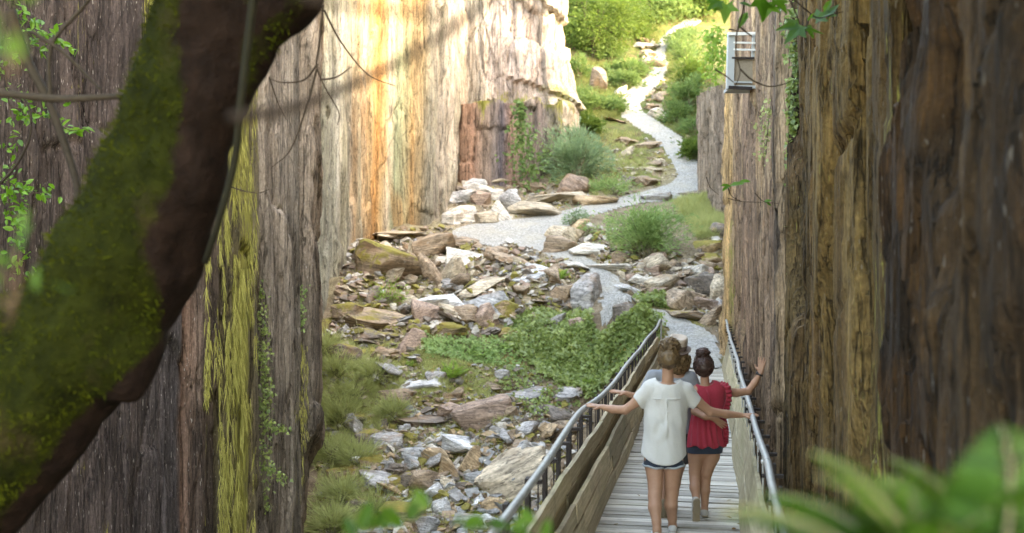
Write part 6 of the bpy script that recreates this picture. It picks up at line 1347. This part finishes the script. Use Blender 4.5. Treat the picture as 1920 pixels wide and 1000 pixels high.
mb = MB(); q0, q1 = np.array(at(1374, 110, Yp)), np.array(at(1411, 163, Yp)); c = (q0 + q1) / 2; mb.box(c, [[(q1[0] - q0[0]) / 2, 0, 0], [0, .012, 0], [0, 0, (q0[2] - q1[2]) / 2]]); mb.build('mesh_panel', plain('grey mesh panel', (.27, .22, .16), .7, 0, .3, .25, 40), pl, False)
mb = MB(); mb.box(np.array(at(1390, 168, Yp + .2)), [[.24, 0, 0], [0, .25, 0], [0, 0, .025]]); mb.build('floor_plate', M_PLAT, pl, False)
# ================================================================== GRASS, MOSS STRANDS, LITTER
def tufts(polygon, n, blades, L, w_, seed, name, label, mat=None, v0=.2):
    g_ = np.random.default_rng(seed); f = poly(polygon); Q = []
    while len(Q) < n:
        x, y = f(g_)
        if x is not None: Q.append(ghit(x, y))
    Q = np.array(Q); k_ = (pathd(Q[:, 0], Q[:, 1]) > .0) & ~((np.abs(Q[:, 0] - bx(Q[:, 1])) < .85) & (Q[:, 1] < 24)); Q = Q[k_]; n = len(Q)
    P = np.repeat(Q, blades, 0); m_ = len(P); P[:, :2] += g_.normal(size=(m_, 2)) * .06; P[:, 2] = _H(P[:, 0], P[:, 1]) - .01
    D = unit(g_.normal(size=(m_, 3)) * .55 + [0, 0, .8]); Nn = unit(g_.normal(size=(m_, 3)) + [0, -.5, 0]); l_ = L * (.5 + .8 * g_.random(m_)); o = leaves(name, P, D, Nn, l_, w_, 'blade', mat or M_GRASS, None, np.clip(np.repeat(g_.random(n), blades) * .6 + .4 * g_.random(m_) + v0 - .2, 0, 1))
    return tag(o, label, 'grass', None, 'stuff')
tufts([(600, 640), (690, 660), (760, 720), (730, 790), (690, 850), (700, 1000), (600, 1000)], 1100, 26, .22, .011, 901, 'grass', 'dry yellow green grass along the left edge of the ravine', None, .5)
tufts([(640, 640), (800, 650), (960, 690), (930, 750), (700, 740), (640, 720)], 1500, 22, .085, .012, 902, 'grass', 'short mossy grass on the slope above the dark rock bar', None, .45)
tufts([(1260, 370), (1355, 365), (1362, 440), (1310, 450), (1280, 410)], 700, 24, .26, .012, 903, 'grass', 'pale dry grass right of the leafy green shrub', None, .45)
tufts([(1050, 110), (1215, 130), (1220, 175), (1150, 225), (1070, 240), (1050, 180)], 1500, 14, .26, .018, 904, 'grass', 'yellow green grass on the bank left of the upper path', M_FARGRASS, .35)
tufts([(1200, 55), (1300, 60), (1320, 120), (1300, 330), (1285, 280), (1240, 220), (1255, 150)], 1700, 14, .28, .018, 905, 'grass', 'yellow green grass and weeds on the bank right of the path', M_FARGRASS, .3)
tufts([(680, 800), (1000, 770), (1000, 1000), (660, 1000)], 620, 16, .12, .010, 906, 'grass', 'thin grass between the rocks of the ravine')
tufts([(1100, 240), (1200, 250), (1240, 350), (1120, 370), (1020, 340)], 700, 16, .2, .015, 907, 'grass', 'grass around the blue green shrub')
tufts([(670, 440), (1130, 520), (1060, 600), (640, 620)], 500, 14, .10, .010, 908, 'grass', 'thin grass between the rocks of the scree', None, .3)
# hanging moss strands of the moss column and smaller moss strips
def moss_strands(label, cx, hw, y0, y1, n, Y, seed, L=.22):
    g_ = np.random.default_rng(seed); px = cx + hw * np.clip(g_.normal(size=n) * .55, -1.2, 1.2); py = g_.uniform(y0, y1, n)
    k_ = fbm(px / 7., py / 110., 0, seed, 3) > -.12 + .25 * np.abs((px - cx) / hw); px, py = px[k_], py[k_]; n = len(px); Yw = np.interp(px, *YW) - .08; P = np.stack([(px - 960) * Yw / F, Yw, CZ - (py - 490) * Yw / F], 1)
    D = unit(np.stack([g_.normal(size=n) * .12 + .05, g_.normal(size=n) * .1 - .08, -np.ones(n)], 1)); o = leaves('hanging_moss', P, D, unit(g_.normal(size=(n, 3)) * .5 + [.5, -.8, 0]), L * (.4 + g_.random(n)), .010, 'blade', M_MOSSHANG, None)
    return tag(o, label, 'moss', None, 'stuff')
_C, _ = resample(PN, .05); _p = 960 + F * _C[:, 0] / np.maximum(_C[:, 1], .5); _m = (_C[:, 1] < 18.4) & (_C[:, 1] > 9); _o = np.argsort(_p[_m]); YW = (_p[_m][_o], _C[:, 1][_m][_o] - .28)
moss_strands('shaggy yellow green moss hanging down the raised column of the left wall', 442, 32, -20, 1020, 12000, 16, 911)
moss_strands('narrow strip of yellow moss left of the shaggy moss column', 388, 9, 480, 760, 500, 15, 912, .16)
moss_strands('thin moss streak low on the grey slab near the ravine', 566, 12, 640, 900, 420, 17, 913, .14)
moss_strands('yellow moss streak high on the dark slate beside the leaning trunk', 292, 16, -20, 90, 500, 13, 914, .14)
P = np.array(lv); n = len(P); leaves_o = leaves('leaf_litter', P + [0, 0, .008], unit(rng.normal(size=(n, 3)) * [1, 1, .1]), np.tile([[0, 0, 1.]], (n, 1)) + rng.normal(size=(n, 3)) * .25, .06, .035, 'oval', M_DRY, None); tag(leaves_o, 'few brown dead leaves fallen on the bridge deck', 'leaves', None, 'stuff')
# brown leaf litter and twigs on the mossy slope
g_ = np.random.default_rng(77); f = poly([(640, 690), (1000, 700), (1000, 1000), (620, 1000)]); Q = []
while len(Q) < 1500:
    x, y = f(g_)
    if x is not None: Q.append(ghit(x, y))
Q = np.array(Q) + [0, 0, .02]; n = len(Q); tag(leaves('leaf_litter', Q, unit(g_.normal(size=(n, 3)) * [1, 1, .3]), unit(g_.normal(size=(n, 3)) * .5 + [0, -.3, 1]), .07, .035, 'oval', M_DRY, None), 'brown dead leaves strewn over the ravine slope', 'leaves', None, 'stuff')
for lab, pl_ in (('thin bare stick arching over the long dark rock bar', [on(752, 745) + [0, 0, .12], on(770, 775) + [0, -.1, .3], on(790, 805) + [0, -.1, .05]]), ('dry bare stem on the left of the ravine among the grass', [on(655, 880), on(662, 850) + [0, -.1, .5], on(668, 830) + [0, -.1, .7]]), ('dry root trailing over the mossy layered outcrop', [on(640, 625) + [0, -.2, .3], on(665, 612) + [0, -.3, .35], on(680, 650) + [0, -.3, .2], on(700, 680) + [0, -.2, .05]])):
    twig(lab, [pl_], .010, 'dry_stick', 'stick', M_STEM, .5)
